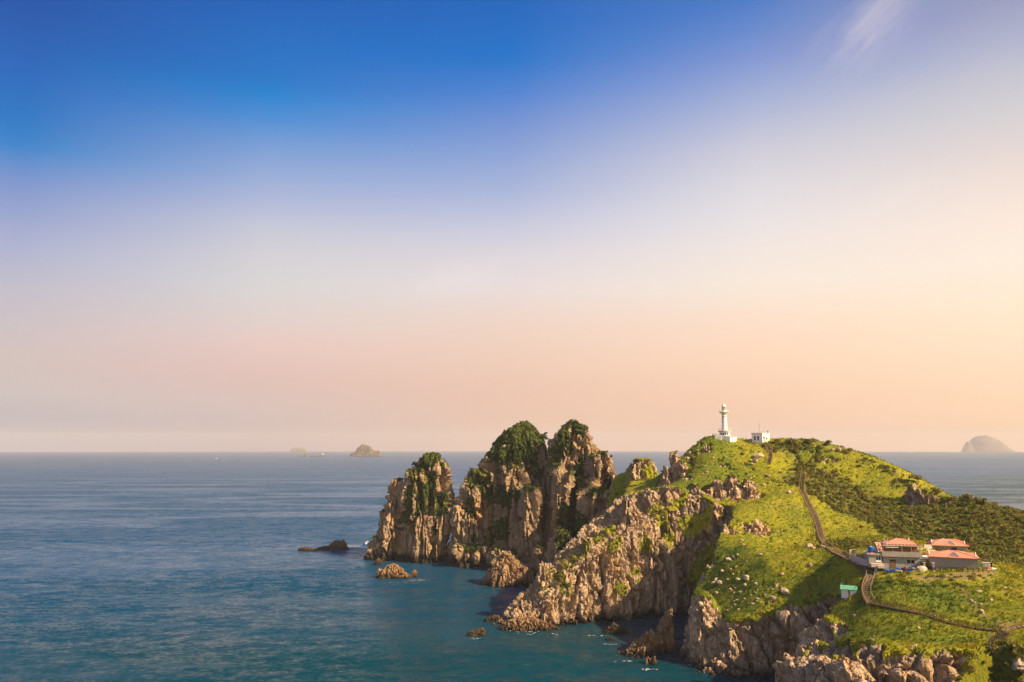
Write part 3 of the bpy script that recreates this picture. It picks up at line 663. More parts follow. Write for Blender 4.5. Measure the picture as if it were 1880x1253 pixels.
S3 = rock_body('sea_stack', 'tallest rock stack, a golden crag with a flat right shoulder, joined to the grassy headland', 'sea stack', [
  loft([(773,1045,1060),(779,1038,1066),(784,1032,1082),(797,1018,1086),(812,1010,1094),(821,1008,1101),(850,1006,1106),(900,1002,1108),(960,998,1110),(1040,990,1112)], 498, 22, seed=15),
  loft([(828,1098,1118),(846,1092,1123),(862,1090,1132),(873,1088,1136),(900,1084,1138),(960,1070,1145)], 492, 18, seed=16),
  loft([(833,1077,1098),(845,1073,1104),(870,1071,1104),(895,1074,1096),(960,1070,1098)], 470, 11, seed=17),
  loft([(895,1080,1112),(910,1066,1128),(930,1062,1130),(960,1060,1118),(1000,1058,1112)], 450, 13, seed=18),
  loft([(850,1012,1034),(870,1010,1038),(920,1008,1040),(990,1004,1036)], 474, 12, seed=19),
  loft([(866,1036,1058),(900,1030,1052),(940,1026,1046),(1010,1010,1034)], 472, 11, seed=20),
  loft([(975,1022,1046),(1000,1008,1060),(1035,995,1070),(1060,985,1075)], 420, 16, seed=21),
  loft([(1003,985,1000),(1025,975,1010),(1045,968,1015)], 445, 12, seed=22)], .75, 1.25,
  [(1065,880,5),(1058,895,6),(1052,915,6),(1048,935,7),(1040,955,7),(1050,970,7),(1060,860,4),(1075,845,4),(1020,830,6),(1015,850,4),(1035,800,6),(1050,780,4),(1035,985,6),(1060,965,6),(1095,870,3,.6),(1115,890,4),(1125,910,4),(1003,870,4),(1003,900,3),(1090,810,3),(1030,825,4),(1045,825,3)], 'stack', 84, 8.0, 37)
print('stacks', round(_now()-T0, 1))
R = {}
R['arch'] = rock_body('sea_rock', 'brown hump shaped rock with a dark cave, in the water below the middle stacks', 'rock', [
  loft([(1012,924,936),(1020,915,945),(1032,905,960),(1050,890,972),(1066,880,978),(1075,876,980)], 425, 11, seed=1, expo=2.1),
  loft([(1036,955,975),(1050,950,981),(1072,946,984)], 424, 8, seed=2)], .5, .8, [(945,1025,2.5,.6)], 'reef', None, 4, 41, 1.8, .9)
R['gold'] = rock_body('sea_rock', 'golden knobbly rock in the water in front of the leftmost stack', 'rock', [
  loft([(1035,712,728),(1041,706,742),(1050,690,748),(1058,687,760),(1067,685,766)], 446, 6, seed=3, expo=2.1),
  loft([(1045,690,700),(1055,688,704),(1064,686,708)], 447, 3.5, seed=4), loft([(1047,756,764),(1053,752,767),(1060,750,769)], 449, 3, seed=5)], .42, .75, (), 'reef', None, 3.2, 43, 1.5, .8)
R['reef'] = rock_body('reef', 'long low dark reef with a square knob at its right end', 'rock', [
  loft([(992,612,634),(996,607,637),(1004,600,640),(1009,596,646)], 566, 6, seed=6, expo=3),
  loft([(1001,592,604),(1006,580,612),(1010,575,620)], 566, 4.5, seed=7, expo=2.1), loft([(1004,550,568),(1009,543,590),(1014,538,600)], 560, 5, seed=8, expo=2.1)], .45, .6, (), 'dark_reef', None, 3.2, 47, 1.5, .8)
R['tall'] = rock_body('sea_rock', 'tall leaning pointed rock with a low ledge, beside the near cliff', 'rock', [
  loft([(1118,1228,1237),(1126,1220,1239),(1142,1212,1240),(1156,1204,1240),(1180,1198,1240),(1210,1196,1238)], 288, 5.5, seed=9),
  loft([(1158,1184,1206),(1168,1174,1210),(1185,1150,1212),(1200,1134,1212),(1212,1130,1208)], 284, 6, seed=10, expo=2.1)], .4, .75, (), 'reef', None, 3.5, 53, 1.6, .8)
R['twin'] = rock_body('sea_rock', 'small two knobbed rock at the foot of the leaning rock', 'rock', [
  loft([(1206,1184,1194),(1214,1182,1196),(1226,1180,1198)], 272, 2, seed=11), loft([(1206,1197,1206),(1216,1194,1209),(1228,1190,1211)], 271, 2, seed=12)], .3, .4, (), 'reef', None, 2, 57, 1.1, .6)
R['low'] = rock_body('sea_rock', 'low brown rock with a small peak, under the grey cliff wall', 'rock', [
  loft([(1142,1122,1132),(1150,1112,1150),(1160,1102,1158),(1166,1098,1162)], 316, 4.5, seed=13, expo=2.1), loft([(1158,1074,1090),(1164,1070,1100)], 318, 2.6, seed=14)], .35, .6, (), 'dark_reef', None, 2.5, 59, 1.3, .7)
R['low2'] = rock_body('sea_rock', 'small flat rock awash just below the low peaked rock', 'rock', [
  loft([(1170,1112,1128),(1175,1106,1144),(1180,1103,1152)], 304, 2.5, seed=15, expo=2.1)], .3, .4, (), 'dark_reef', None, 2, 61, 1.1, .6)
R['slab'] = rock_body('sea_rock', 'reddish cracked slab of rock alone in the bay, nearest to the open water', 'rock', [
  loft([(1153,874,892),(1160,858,894),(1168,848,894),(1172,846,892)], 312, 3, seed=16, expo=2.4)], .3, .45, (), 'dark_reef', None, 2.2, 63, 1.2, .6)
R['black'] = rock_body('sea_rock', 'thin black rock awash between the reddish slab and the ridge tip', 'rock', [
  loft([(1129,900,920),(1134,888,930),(1139,885,932)], 336, 2.5, seed=17, expo=2.1)], .35, .4, (), 'dark_reef', None, 2.2, 67, 1.2, .6)
R['dot'] = rock_body('sea_rock', 'tiny dark rock in the water at the foot of the leftmost stack', 'rock', [
  loft([(1024,692,699),(1030,686,702),(1035,683,703)], 494, 2, seed=18, expo=2.1)], .35, .4, (), 'dark_reef', None, 2.2, 69, 1.2, .6)
R['tip'] = rock_body('reef', 'dark wave washed ledge at the seaward tip of the ridge', 'rock', [
  loft([(1130,950,985),(1140,925,1010),(1152,908,1030),(1160,905,1040)], 322, 5, seed=19, expo=2.2)], .4, .7, (), 'reef', None, 3, 71, 1.5, .8)
# --- far islands, built at their distance
def far_rock(name, label, lofts, voxel, amt, light, seed, big):
    o, *_ = rock_body(name, label, 'island', lofts, voxel, amt, (), 'far', None, big, seed, big/3, big/7); return o
far_rock('rock_island', 'small craggy island with steep sides, far out on the horizon', [
  loft([(817,664,672),(820,660,680),(825,655,684),(831,651,690),(838,646,694)], 6400, 75, seed=1, expo=2.1),
  loft([(828,689,697),(832,685,699),(838,682,700)], 6380, 40, seed=2)], 3.0, 0.9, 1, 81, 22)
far_rock('rock_pinnacle', 'tiny dark leaning pinnacle on the horizon left of the craggy island', [
  loft([(832.5,560,562),(835,558.5,562),(839,555.5,561)], 6200, 8, seed=1, base=-3)], 1.5, 1.0, 1, 83, 12)
far_rock('rock_pinnacle', 'slim rock needle close beside the left foot of the far craggy island', [
  loft([(831,645,647),(834,643.8,648),(838.5,642,648.5)], 6450, 8, seed=1, base=-3)], 1.5, 1.0, 1, 85, 12)
far_rock('low_skerry', 'long flat skerry near the horizon between the pinnacle and the island', [
  loft([(837.6,574,584),(838.6,570,590),(839.6,567,594)], 6100, 18, seed=4, base=-2)], 1.5, .8, 1, 87, 12)
far_rock('hazy_island', 'pale hazy island with one steep shoulder on the horizon at far right', [
  loft([(800,1801,1806),(802,1793,1814),(804.5,1789,1822),(808,1785,1829),(812,1782,1836),(817,1784,1842),(822,1782,1848),(827,1780,1855),(830,1779,1860)], 14000, 300, seed=5, expo=2.1, wob=.01),
  loft([(811.5,1775,1780),(816,1773,1782),(822,1770,1785),(830,1767,1788)], 13950, 110, seed=6, wob=.02)], 8, .2, 1, 89, 60)
far_rock('distant_land', 'faint thin strip of pink land just above the horizon left of the pinnacle', [
  loft([(823.6,540,544),(825,536,560),(828.5,533,562)], 14000, 60, seed=7, base=-2)], 6, 2, 1, 91, 40)
print('rocks', round(_now()-T0, 1))
# ------------------------------------------------------------------ plants
def visible(p, b, lift=1.0, margin=1.12):
    """keeps the spots that the camera's side of the island shows (with some room beyond the frame)"""
    x, y, z = p[:, 0], p[:, 1], p[:, 2]-CAM_H
    dc_ = y*math.cos(PITCH)+z*math.sin(PITCH)
    u = x/dc_*F_PX; vv = (y*math.sin(PITCH)-z*math.cos(PITCH))/dc_*F_PX
    ok = (dc_ > 5) & (np.abs(u) < 940*margin) & (np.abs(vv) < 626*margin)
    idx = np.where(ok)[0]; keep = []
    o = Vector((0, 0, CAM_H))
    for i in idx:
        t = Vector((p[i, 0], p[i, 1], p[i, 2]+lift)); d = t-o; L = d.length
        h = b.ray_cast(o, d/L, L-1.2)
        if h[0] is None: keep.append(i)
    return np.array(keep, int)
rs = np.random.RandomState(11)
def scatter(v, f, wgt, dens, b, lift=1.0):
    q = v[f]; ar = np.linalg.norm(np.cross(q[:, 2]-q[:, 0], q[:, 3]-q[:, 1]), axis=1)/2
    wf = wgt[f].mean(1)*ar*dens; n = rs.poisson(wf); fi = np.repeat(np.arange(len(f)), n)
    a, c = rs.rand(len(fi), 1), rs.rand(len(fi), 1)
    qq = q[fi]; p = (qq[:, 0]*(1-a)+qq[:, 1]*a)*(1-c)+(qq[:, 3]*(1-a)+qq[:, 2]*a)*c
    k = visible(p, b, lift); return p[k]
def grass_tufts(name, p, hmin, hmax, mat, blades=4, lean=(0.45, -0.25)):
    n = len(p); B = blades; P0 = np.repeat(p, B, 0); m = n*B
    an = rs.rand(m)*2*math.pi; h = hmin+(hmax-hmin)*np.repeat(rs.rand(n)**1.5, B)*(.7+.6*rs.rand(m))
    wd = h*(.22+.15*rs.rand(m)); P0 = P0+np.column_stack([rs.randn(m)*.22, rs.randn(m)*.22, -np.full(m, .12)])
    d = np.column_stack([np.cos(an), np.sin(an), np.zeros(m)])*wd[:, None]
    tip = P0+np.column_stack([lean[0]*h+rs.randn(m)*.25*h, lean[1]*h+rs.randn(m)*.25*h, h])
    v = np.stack([P0-d, P0+d, tip], 1).reshape(-1, 3); f = np.arange(3*m).reshape(-1, 3)
    r = np.repeat(np.clip(.62+.8*fbm(p/5.0, 91, 3)+.25*rs.randn(n)-.75*lush_at(p), 0, 1), 3*B)
    return mesh_np(name, v, f, mat, False, {'rnd': r})
def leaf_clumps(p, rad_, flat, leaves, size, name, mat):
    n = len(p); L = leaves; m = n*L
    R_ = np.repeat(rad_, L); c = np.repeat(p, L, 0)
    d = rs.randn(m, 3); d /= np.linalg.norm(d, axis=1, keepdims=True); d[:, 2] = np.abs(d[:, 2])
    rr = R_*(.55+.45*rs.rand(m)**.5)*(1+.35*np.sin(3*d[:, 0]*2+np.repeat(rs.rand(n)*6, L))*.6)
    ctr = c+d*rr[:, None]*np.array([1, 1, flat])
    s = size*(.6+.8*rs.rand(m))*np.clip(R_, .5, 1.6)**.5
    t = rs.randn(m, 3); nrm = d+.9*rs.randn(m, 3)*.6; t -= nrm*(np.sum(t*nrm, 1)/np.sum(nrm*nrm, 1))[:, None]; t /= np.linalg.norm(t, axis=1, keepdims=True)
    b = np.cross(nrm, t); b /= np.linalg.norm(b, axis=1, keepdims=True)
    t *= s[:, None]; b *= (s*.8)[:, None]
    v = np.stack([ctr-t-b*.5, ctr+t-b*.6, ctr+b], 1).reshape(-1, 3); f = np.arange(3*m).reshape(-1, 3)
    r = np.repeat(np.clip(np.repeat(rs.rand(n), L)*.6+.4*rs.rand(m), 0, 1), 3)
    return mesh_np(name, v, f, mat, False, {'rnd': r})
gw = sstep(.5, .8, veg)*(1-.75*scrub)*(1-soil)*(1-.92*lawn)
steep = sstep(.35, .6, ns[:, 2])
p = scatter(hv2, hfaces, gw*(.35+.65*sstep(330, 250, hv[:, 1]))*steep, 2.6, bvh)
link('grass', grass_tufts('grass', p, .22, .8, M['grass']), kind='stuff'); print('tufts', len(p), round(_now()-T0, 1))
p = scatter(hv2, hfaces, sstep(.25, .6, scrub), .30, bvh, 1.6)
link('scrub', leaf_clumps(p, (.5+1.25*rs.rand(len(p))**1.8)*(1-.4*(p[:, 0] < 78)), .8, 90, .27, 'scrub', M['shrub']), kind='stuff'); n_s = len(p)
p = scatter(hv2, hfaces, gw*steep*sstep(.0, .35, fbm(hv/18.0, 95, 3)), .022, bvh, 1.0)
p2 = scatter(hv2, hfaces, veg*(1-gw*steep), .16, bvh, 1.0)
p = np.vstack([p, p2]) if len(p2) else p
link('low_bushes', leaf_clumps(p, .35+.7*rs.rand(len(p))**2, .8, 60, .24, 'low_bushes', M['shrub']), kind='stuff'); # a ragged dark rim of bushes where the lawn drops away
rim = seg_mask(hv2, [(1608,1069,226),(1660,1071,224),(1715,1071,222),(1760,1068,222)], 1.3)
p3 = scatter(hv2, hfaces, rim, .5, bvh, .8)
link('rim_bushes', leaf_clumps(p3, .35+.5*rs.rand(len(p3)), .8, 50, .2, 'rim_bushes', M['stack_shrub']), kind='stuff')
print('scrub', n_s, len(p))
for (o, v_, f_, vg_, b_), nm in ((S1, 'shrub_cover'), (S2, 'shrub_cover'), (S3, 'shrub_cover')):
    p = scatter(v_, f_, sstep(.55, .8, vg_), .75, b_, 1.0)
    me = leaf_clumps(p-np.array(o.location), (.3+.6*rs.rand(len(p))**2.2), .65, 38, .22, nm, M['stack_shrub'])
    link(nm, me, o, kind='stuff'); print(nm, len(p))
def tree(name, label, cat, base, h, crown, seed, flatness=.6, leanx=0.0, group=None):
    """tapered trunk, limbs, and layered clumps of foliage"""
    rnd = random.Random(seed); t = empty(name, base, 0, label=label, category=cat, group=group)
    mb = MB(); pts = [Vector((leanx*h*(k/5)**1.6, .05*h*math.sin(k), h*.86*k/5-.4*(k == 0))) for k in range(6)]
    for k in range(5):
        a, b = pts[k], pts[k+1]; w_ = .085*h**.8*(1-k/6); mb.bar(a, b+(b-a)*.08, w_)
    mb.build('trunk', M['bark'], t)
    ends = []
    lb = MB()
    for k in range(9):
        s_ = .32+.68*k/8; a = pts[0].lerp(pts[5], s_); a = Vector((leanx*h*(.86*s_)**1.2, 0, h*.86*s_))
        an = k*2.4+rnd.random(); L = crown*(1.05-.75*s_)*(.7+.5*rnd.random())
        e = a+Vector((math.cos(an)*L+leanx*L*.8, math.sin(an)*L, .12*L+.1*h*(s_ > .9))); lb.bar(a, e, .05*h**.6); ends += [e, a.lerp(e, .6)]
    lb.build('branches', M['bark'], t)
    pp = np.array([list(e) for e in ends]+[[leanx*h*.9, 0, h*.9]])
    me = leaf_clumps(pp, crown*(.26+.16*rs.rand(len(pp))), flatness, 90, .16*h**.4, 'crown', M['pine']); link('crown', me, t)
    return t
def top_at(u, v, b, D=None):
    h = hit(u, v, b); return h
for (u, v, b, h, cr, lab, sd, lx, nm) in [
    (997, 812, S2[4], 5.6, 2.6, 'lone windswept pine on the right shoulder of the broad middle stack', 1, .22, 'pine_tree'),
    (927, 800, S2[4], 3.4, 1.5, 'small dark pine on the left brow of the shrubby dome', 2, -.1, 'pine_tree'),
    (763, 858, S1[4], 3.2, 2.0, 'small flat crowned tree leaning out on the left edge of the leftmost stack', 3, -.35, 'pine_tree'),
    (1122, 832, S3[4], 1.8, 1.0, 'tiny bush like pine on the right shoulder of the tallest stack', 4, .1, 'pine_tree'),
    (1168, 850, bvh, 1.8, 1.8, 'dark rounded bush on top of the small crag right of the tallest stack', 5, 0, 'pine_tree')]:
    p = hit(u, v, b)
    for dv in range(1, 30):
        if p is not None: break
        p = hit(u, v+dv, b)
    tree(nm, lab, 'tree', p, h, cr, sd, leanx=lx)
for i, (u, v, h, cr, lab) in enumerate([
    (1427, 811, 2.4, 1.9, 'round dark shrub on the skyline just right of the white station building'),
    (1452, 812, 3.0, 2.4, 'widest dark shrub of the hilltop skyline, second from the white building'),
    (1484, 813, 2.8, 2.2, 'bushy shrub standing highest on the hilltop skyline midway down the ridge'),
    (1520, 816, 3.0, 2.0, 'dark upright shrub on the skyline just before the pale rocks'),
    (1560, 827, 2.0, 1.6, 'small shrub on the skyline just past the pale rocks'),
    (1686, 884, 4.0, 2.6, 'dark bushy tree at the top of the far right crag, seaward end of the ridge'),
    (1721, 906, 3.4, 2.4, 'rounded shrub above the lower end of the far right crag'),
    (1775, 920, 3.6, 3.0, 'broad bushy tree in the dip of the skyline beyond the right crag'),
    (1800, 924, 3.0, 2.6, 'bushy tree just right of the one in the skyline dip')]):
    p = hit(u, v+3)
    if p is None: p = hit(u, v+8)
    if p is None: print('miss', u, v); continue
    t = empty('shrub', (p[0], p[1], p[2]-.3), 0, label=lab, category='shrub', group='shrubs along the hilltop skyline')
    mb = MB().bar((0, 0, -.4), (0, 0, h*.6), .22); mb.build('trunk', M['bark'], t)
    q = np.array([[rs.randn()*cr*.35, rs.randn()*cr*.35, h*(.25+.5*rs.rand())] for _ in range(9)])
    link('crown', leaf_clumps(q, cr*(.35+.2*rs.rand(len(q))), .9, 80, .26, 'crown', M['shrub']), t)

# ------------------------------------------------------------------ loose rocks on the slopes
def rock_mesh(name, seed, sub=3, squash=.75, facets=1.0):
    import bmesh
    bm = bmesh.new(); bmesh.ops.create_icosphere(bm, subdivisions=sub, radius=1.0)
    v = np.array([x.co[:] for x in bm.verts]); f = np.array([[l.index for l in q.verts] for q in bm.faces]); bm.free()
    d1, d2, c = worley(v*1.15+seed*3.7, seed); v = v*(1+.42*facets*(c-.5)+.22*fbm(v*1.3+seed, seed+3, 3)-.10*sstep(.15, 0, d2-d1))[:, None]
    v = v*np.array([1.0, .8, squash]); v = np.clip(v, [-1.1, -.85, -.6], [1.05, .9, .9])
    return mesh_np(name, v, f, M['boulder'])
RM = [rock_mesh('boulder', s, 3) for s in range(6)]
BOULD = [(1392,838,4.6,'large pale rounded boulder on the slope below the white station building'),
 (1386,846,3.0,'blocky boulder leaning on the left of the large pale one below the station'),
 (1380,852,2.0,'smallest boulder at the foot of the group below the white station building'),
 (1263,841,2.0,'round grey boulder on the left shoulder of the lighthouse hill'),
 (1298,867,1.7,'lone pale stone on the dark green slope left of the inland crag'),
 (1290,870,1.1,'small pale stone just left of the lone one above the inland crag'),
 (1332,838,1.2,'small pale stone high on the slope straight below the lighthouse'),
 (1310,840,1.1,'small whitish stone on the slope left below the lighthouse'),
 (1296,817,1.0,'small whitish stone near the top of the left edge of the lighthouse hill'),
 (1282,826,1.2,'small stone half sunk in grass on the left edge of the lighthouse hill'),
 (1410,873,2.2,'pale boulder in dark bushes right of the inland crag'),
 (1402,890,1.6,'flat white topped stone right of the inland crag'),
 (1449,904,2.2,'solitary white boulder on the bright grass left of the long stairway'),
 (1497,864,1.2,'small pale boulder on the slope above the head of the long stairway'),
 (1485,1003,2.6,'rounded pale boulder at the foot of the long stairway, left of its companion'),
 (1494,1007,1.8,'smaller pale boulder touching the rounded one at the foot of the long stairway'),
 (1510,1004,1.8,'flat ochre rock beside the lower end of the long stairway'),
 (1488,1037,1.6,'cracked pale rock low on the bright slope left of the white hut'),
 (1396,1018,1.6,'grey rock with a dark hollow below the big domed outcrop'),
 (1362,992,1.2,'small pale rock under the left side of the big domed outcrop'),
 (1365,1000,1.0,'flat pale rock below the small one under the domed outcrop'),
 (1399,985,1.6,'rough rock just under the right half of the big domed outcrop'),
 (1337,1027,2.0,'rounded brown boulder on the left rim of the near grassy headland'),
 (1348,1023,1.4,'small rock touching the rounded brown boulder on the rim'),
 (1326,1048,1.4,'tall narrow stone on the left rim below the rounded brown boulder'),
 (1370,1062,2.7,'largest rock in the middle of the stony slope over the near cliff'),
 (1388,1072,1.4,'small rock right of the largest one on the stony slope'),
 (1322,1070,2.0,'grey rock in the dark green hollow at left of the stony slope'),
 (1285,1065,1.8,'pale rock at the far left top corner of the near cliff'),
 (1436,1054,1.6,'pale flat stone on bright grass above the right half of the near cliff'),
 (1441,1086,2.6,'big pale slab breaking out of the grass at the edge of the near cliff'),
 (1418,1098,1.9,'pale block at the edge of the near cliff, left of the big slab'),
 (1550,1070,1.0,'small white stone in the grass just above the white hut'),
 (1736,1057,1.1,'pale flat stone on the lawn in front of the stone houses'),
 (1797,1086,1.4,'thin pale stone on the right slope beside the footpath'),
 (1788,1106,1.0,'small pale stone on the footpath, upper of two'),
 (1800,1109,1.0,'small pale stone on the footpath, lower of two'),
 (1801,1124,1.7,'brownish rock in a bare patch below the footpath stones'),
 (1820,1101,.9,'little white stone in the grass right of the footpath'),
 (1548,1146,1.4,'pale stone at the grass edge left above the lowest cliff'),
 (1540,827,3.2,'pale rock outcrop on the skyline of the far hill'),
 (1527,826,2.0,'white faced rock just left of the pale skyline outcrop'),
 (1876,1225,3.2,'pale grey rock cut by the right edge in the dark corner'),
 (1590,886,1.2,'pale stone in the scrub of the far hill'),
 (1240,868,1.6,'orange lit stone between the rock towers on the left shoulder')]
for i, (u, v, s, lab) in enumerate(BOULD):
    p = hit(u, v+1.5)
    if p is None: print('boulder miss', u, v); continue
    o = link('boulder', RM[i % 6], None, label=lab, category='boulder', group='boulders on the grassy slopes')
    o.location = (p[0], p[1], p[2]+.12*s); q = .5*s if s < 4 else .42*s
    o.scale = (q*rs.uniform(.9, 1.25), q, q*rs.uniform(.8, 1.05)); o.rotation_euler = (rs.uniform(-.2, .2), rs.uniform(-.25, .25), rs.uniform(0, 6.28))
# loose stones too small to count, thickest on the stony slope over the near cliff
sm = rock_mesh('stone', 31, 1); sv_ = np.array([x.co[:] for x in sm.vertices]); sf_ = np.array([list(q.vertices) for q in sm.polygons])
wst = .004*veg*steep
for (u, v, r, s_) in [(1330,1075,9,.35),(1300,1050,6,.2),(1360,1100,8,.45),(1400,1090,6,.3),(1350,1040,6,.2),(1420,1070,5,.1),(1250,950,6,.3),(1280,930,6,.3),(1200,950,5,.4),(1190,910,5,.35),(1300,850,8,.05),(1590,1175,4,.2),(1560,1140,4,.15),(1650,1190,4,.2),(1500,1000,5,.12),(1370,975,6,.2)]:
    h = hit(u, v)
    if h is None: continue
    wst = wst+s_*.6*sstep(1.2, .4, np.linalg.norm(hv2-np.array(h), axis=1)/r)
p = scatter(hv2, hfaces, wst, 1.0, bvh, .4); n = len(p); print('stones', n)
sc_ = (.2+.75*rs.rand(n)**2.4)[:, None, None]*(.75+.5*rs.rand(n, 1, 3)); an = rs.rand(n)*6.28
q = sv_[None]*sc_; cs, sn = np.cos(an)[:, None], np.sin(an)[:, None]
q = np.stack([q[..., 0]*cs-q[..., 1]*sn, q[..., 0]*sn+q[..., 1]*cs, q[..., 2]], -1)+p[:, None]
link('loose_stones', mesh_np('loose_stones', q.reshape(-1, 3), (sf_[None]+(np.arange(n)*len(sv_))[:, None, None]).reshape(-1, 3), M['boulder']), kind='stuff')
print('plants', round(_now()-T0, 1))
# ------------------------------------------------------------------ lighthouse
def place(u, v, b=None):
    p = hit(u, v, b)
    k = 0
    while p is None and k < 20: k += 1; p = hit(u, v+k, b)
    return p
def at(u, D, z=None):
    """point on the ground at distance D seen in column u"""
    x = (u-940)/F_PX*(D*math.cos(PITCH)-(CAM_H-50)*math.sin(PITCH)*0+0)  # first guess
    for _ in range(3):
        g = ground(x, D); dcam = D*math.cos(PITCH)+(g-CAM_H)*math.sin(PITCH); x = (u-940)/F_PX*dcam
    return Vector((x, D, g if z is None else z))
def zpix(v, D):
    """height that shows at row v at distance D"""
    r = ray(940, v); return CAM_H+r[2]/r[1]*D
LD = 399.0
lb = at(1331, LD); lz = zpix(809, LD)
L = empty('lighthouse', (lb.x, lb.y, lz), rad(-18), label='white lighthouse on the grassy hilltop with a domed lantern and round gallery', category='lighthouse')
MB().prism([(-4.4,-2.4),(2.6,-3.7),(5.6,-1.2),(5.6,4.5),(-4.4,4.5)], -1.8, 1.9).build('base_terrace', M['white'], L)
MB().prism([(-4.6,-2.6),(2.7,-3.9),(5.8,-1.3),(5.8,4.7),(-4.6,4.7)], 1.903, 2.05).build('terrace_coping', M['cream'], L)
MB().lathe([(2.55, 2.0), (2.5, 4.1)], 24).build('drum', M['white'], L)
MB().lathe([(2.7, 4.1), (3.15, 4.3), (3.15, 4.75), (2.9, 4.85)], 28).build('drum_cornice', M['cream'], L)
mb = MB()
for k in range(20):
    a = 2*math.pi*k/20; x, y = 3.0*math.cos(a), 3.0*math.sin(a); mb.box(x-.04, x+.04, y-.04, y+.04, 4.8, 5.7)
mb.lathe([(3.05, 5.65), (3.1, 5.7), (3.1, 5.8), (2.95, 5.8), (2.95, 5.7)], 28, cap=False)
mb.build('drum_railing', M['white'], L)
MB().lathe([(1.62, 4.85), (1.58, 5.3), (1.36, 6.0), (1.22, 8.5), (1.12, 11.2), (1.08, 12.0), (1.22, 12.05), (1.22, 12.2), (1.1, 12.25), (1.12, 12.7), (1.35, 12.8), (1.38, 13.0), (1.55, 13.15), (1.6, 13.4), (1.95, 13.7), (2.0, 13.85)], 28).build('tower', M['white'], L, smooth=True)
MB().lathe([(2.35, 13.8), (2.45, 13.85), (2.45, 14.1), (2.35, 14.15)], 28).build('gallery', M['cream'], L)
mb = MB()
for k in range(16):
    a = 2*math.pi*k/16; x, y = 2.34*math.cos(a), 2.34*math.sin(a); mb.box(x-.035, x+.035, y-.035, y+.035, 14.1, 14.85)
mb.lathe([(2.36, 14.82), (2.4, 14.82), (2.4, 14.92), (2.3, 14.92), (2.3, 14.82)], 28, cap=False); mb.build('gallery_railing', M['white'], L)
MB().lathe([(1.15, 14.15), (1.15, 14.95), (1.0, 15.0)], 20).build('lantern_base', M['white'], L)
ln = MB().lathe([(.86, 15.0), (.86, 16.55)], 12).build('lantern_room', M['lamp_glass'], L)
mb = MB()
for k in range(8):
    a = 2*math.pi*k/8; x, y = .93*math.cos(a), .93*math.sin(a); mb.box(x-.06, x+.06, y-.06, y+.06, 15.0, 16.6)
mb.build('glazing_bars', M['white'], ln)
MB().lathe([(1.14, 16.5), (1.18, 16.62), (1.02, 16.95), (.78, 17.45), (.45, 17.85), (.16, 18.02), (.13, 18.1)], 20).build('dome', M['white'], L, smooth=True)
MB().lathe([(.12, 18.08), (.2, 18.25), (.12, 18.42), (.04, 18.5), (.03, 19.2)], 10).build('finial', M['metal'], L)
for k, a in enumerate((-150, -126, -102, -78, -54)):
    a = rad(a); q = Matrix.Translation((2.5*math.cos(a), 2.5*math.sin(a), 3.1)) @ Matrix.Rotation(a, 4, 'Z')
    MB().box(-.05, .06, -.3, .3, -.55, .55, q).build('window', M['glass'], L)
for z, r in ((7.0, 1.3), (9.0, 1.22), (11.0, 1.14)):
    a = rad(-172); q = Matrix.Translation((r*math.cos(a), r*math.sin(a), z)) @ Matrix.Rotation(a, 4, 'Z')
    MB().box(-.08, .07, -.25, .25, -.4, .4, q).build('tower_window', M['glass'], L)
# low white balustrade left of the tower
fo = empty('balustrade', (0, 0, 0), label='low white balustrade of short pillars on the left side of the lighthouse', category='balustrade')
a0, a1 = at(1313.5, 397), at(1324, 396)
for k in range(6):
    t = k/5; p = a0.lerp(a1, t); z = zpix(803, 397)
    MB().box(p.x-.17, p.x+.17, p.y-.15, p.y+.15, z-2.2, z+1.0).build('pillar', M['white'], fo)
a, b = a0.lerp(a1, 0), a0.lerp(a1, 1); z = zpix(803, 397)
MB().bar((a.x, a.y, z+1.1), (b.x, b.y, z+1.1), .34, .18).build('rail', M['white'], fo)
def railing(name, label, cat, pts, h, gap, mat, w=.09, rails=2, post_w=.13, group=None, lift=0.0):
    t = empty(name, tuple(pts[0]), 0, label=label, category=cat, group=group); o = Vector(pts[0])
    L_ = 0; seg = [0]
    for a, b in zip(pts[:-1], pts[1:]): L_ += (Vector(b)-Vector(a)).length; seg.append(L_)
    n = max(2, int(L_/gap)+1); pm = MB().box(-post_w/2, post_w/2, -post_w/2, post_w/2, -.4, h).mesh('post', mat); ps = []
    for k in range(n):
        s_ = L_*k/(n-1); i = max(j for j in range(len(seg)) if seg[j] <= s_+1e-6); i = min(i, len(pts)-2)
        p = Vector(pts[i]).lerp(Vector(pts[i+1]), (s_-seg[i])/max(1e-6, seg[i+1]-seg[i])); ps.append(p)
        q = link('post', pm, t); q.location = p-o
    for r in range(rails):
        mb = MB(); z = h*(1-.42*r)-.06
        for a, b in zip(ps[:-1], ps[1:]): mb.bar(a-o+Vector((0, 0, z)), b-o+Vector((0, 0, z)), w*.7, w)
        mb.build('rail', mat, t)
    return t
railing('viewing_fence', 'dark fence posts along the brow left of the lighthouse', 'fence', [place(u, v) for u, v in ((1308, 799), (1314, 798), (1322, 798))], 1.3, 1.2, M['dark_wood'], group=None)
railing('viewing_fence', 'short dark fence on the brow right of the lighthouse', 'fence', [place(u, v) for u, v in ((1344, 799), (1348, 799), (1353, 801))], 1.3, 1.1, M['dark_wood'])
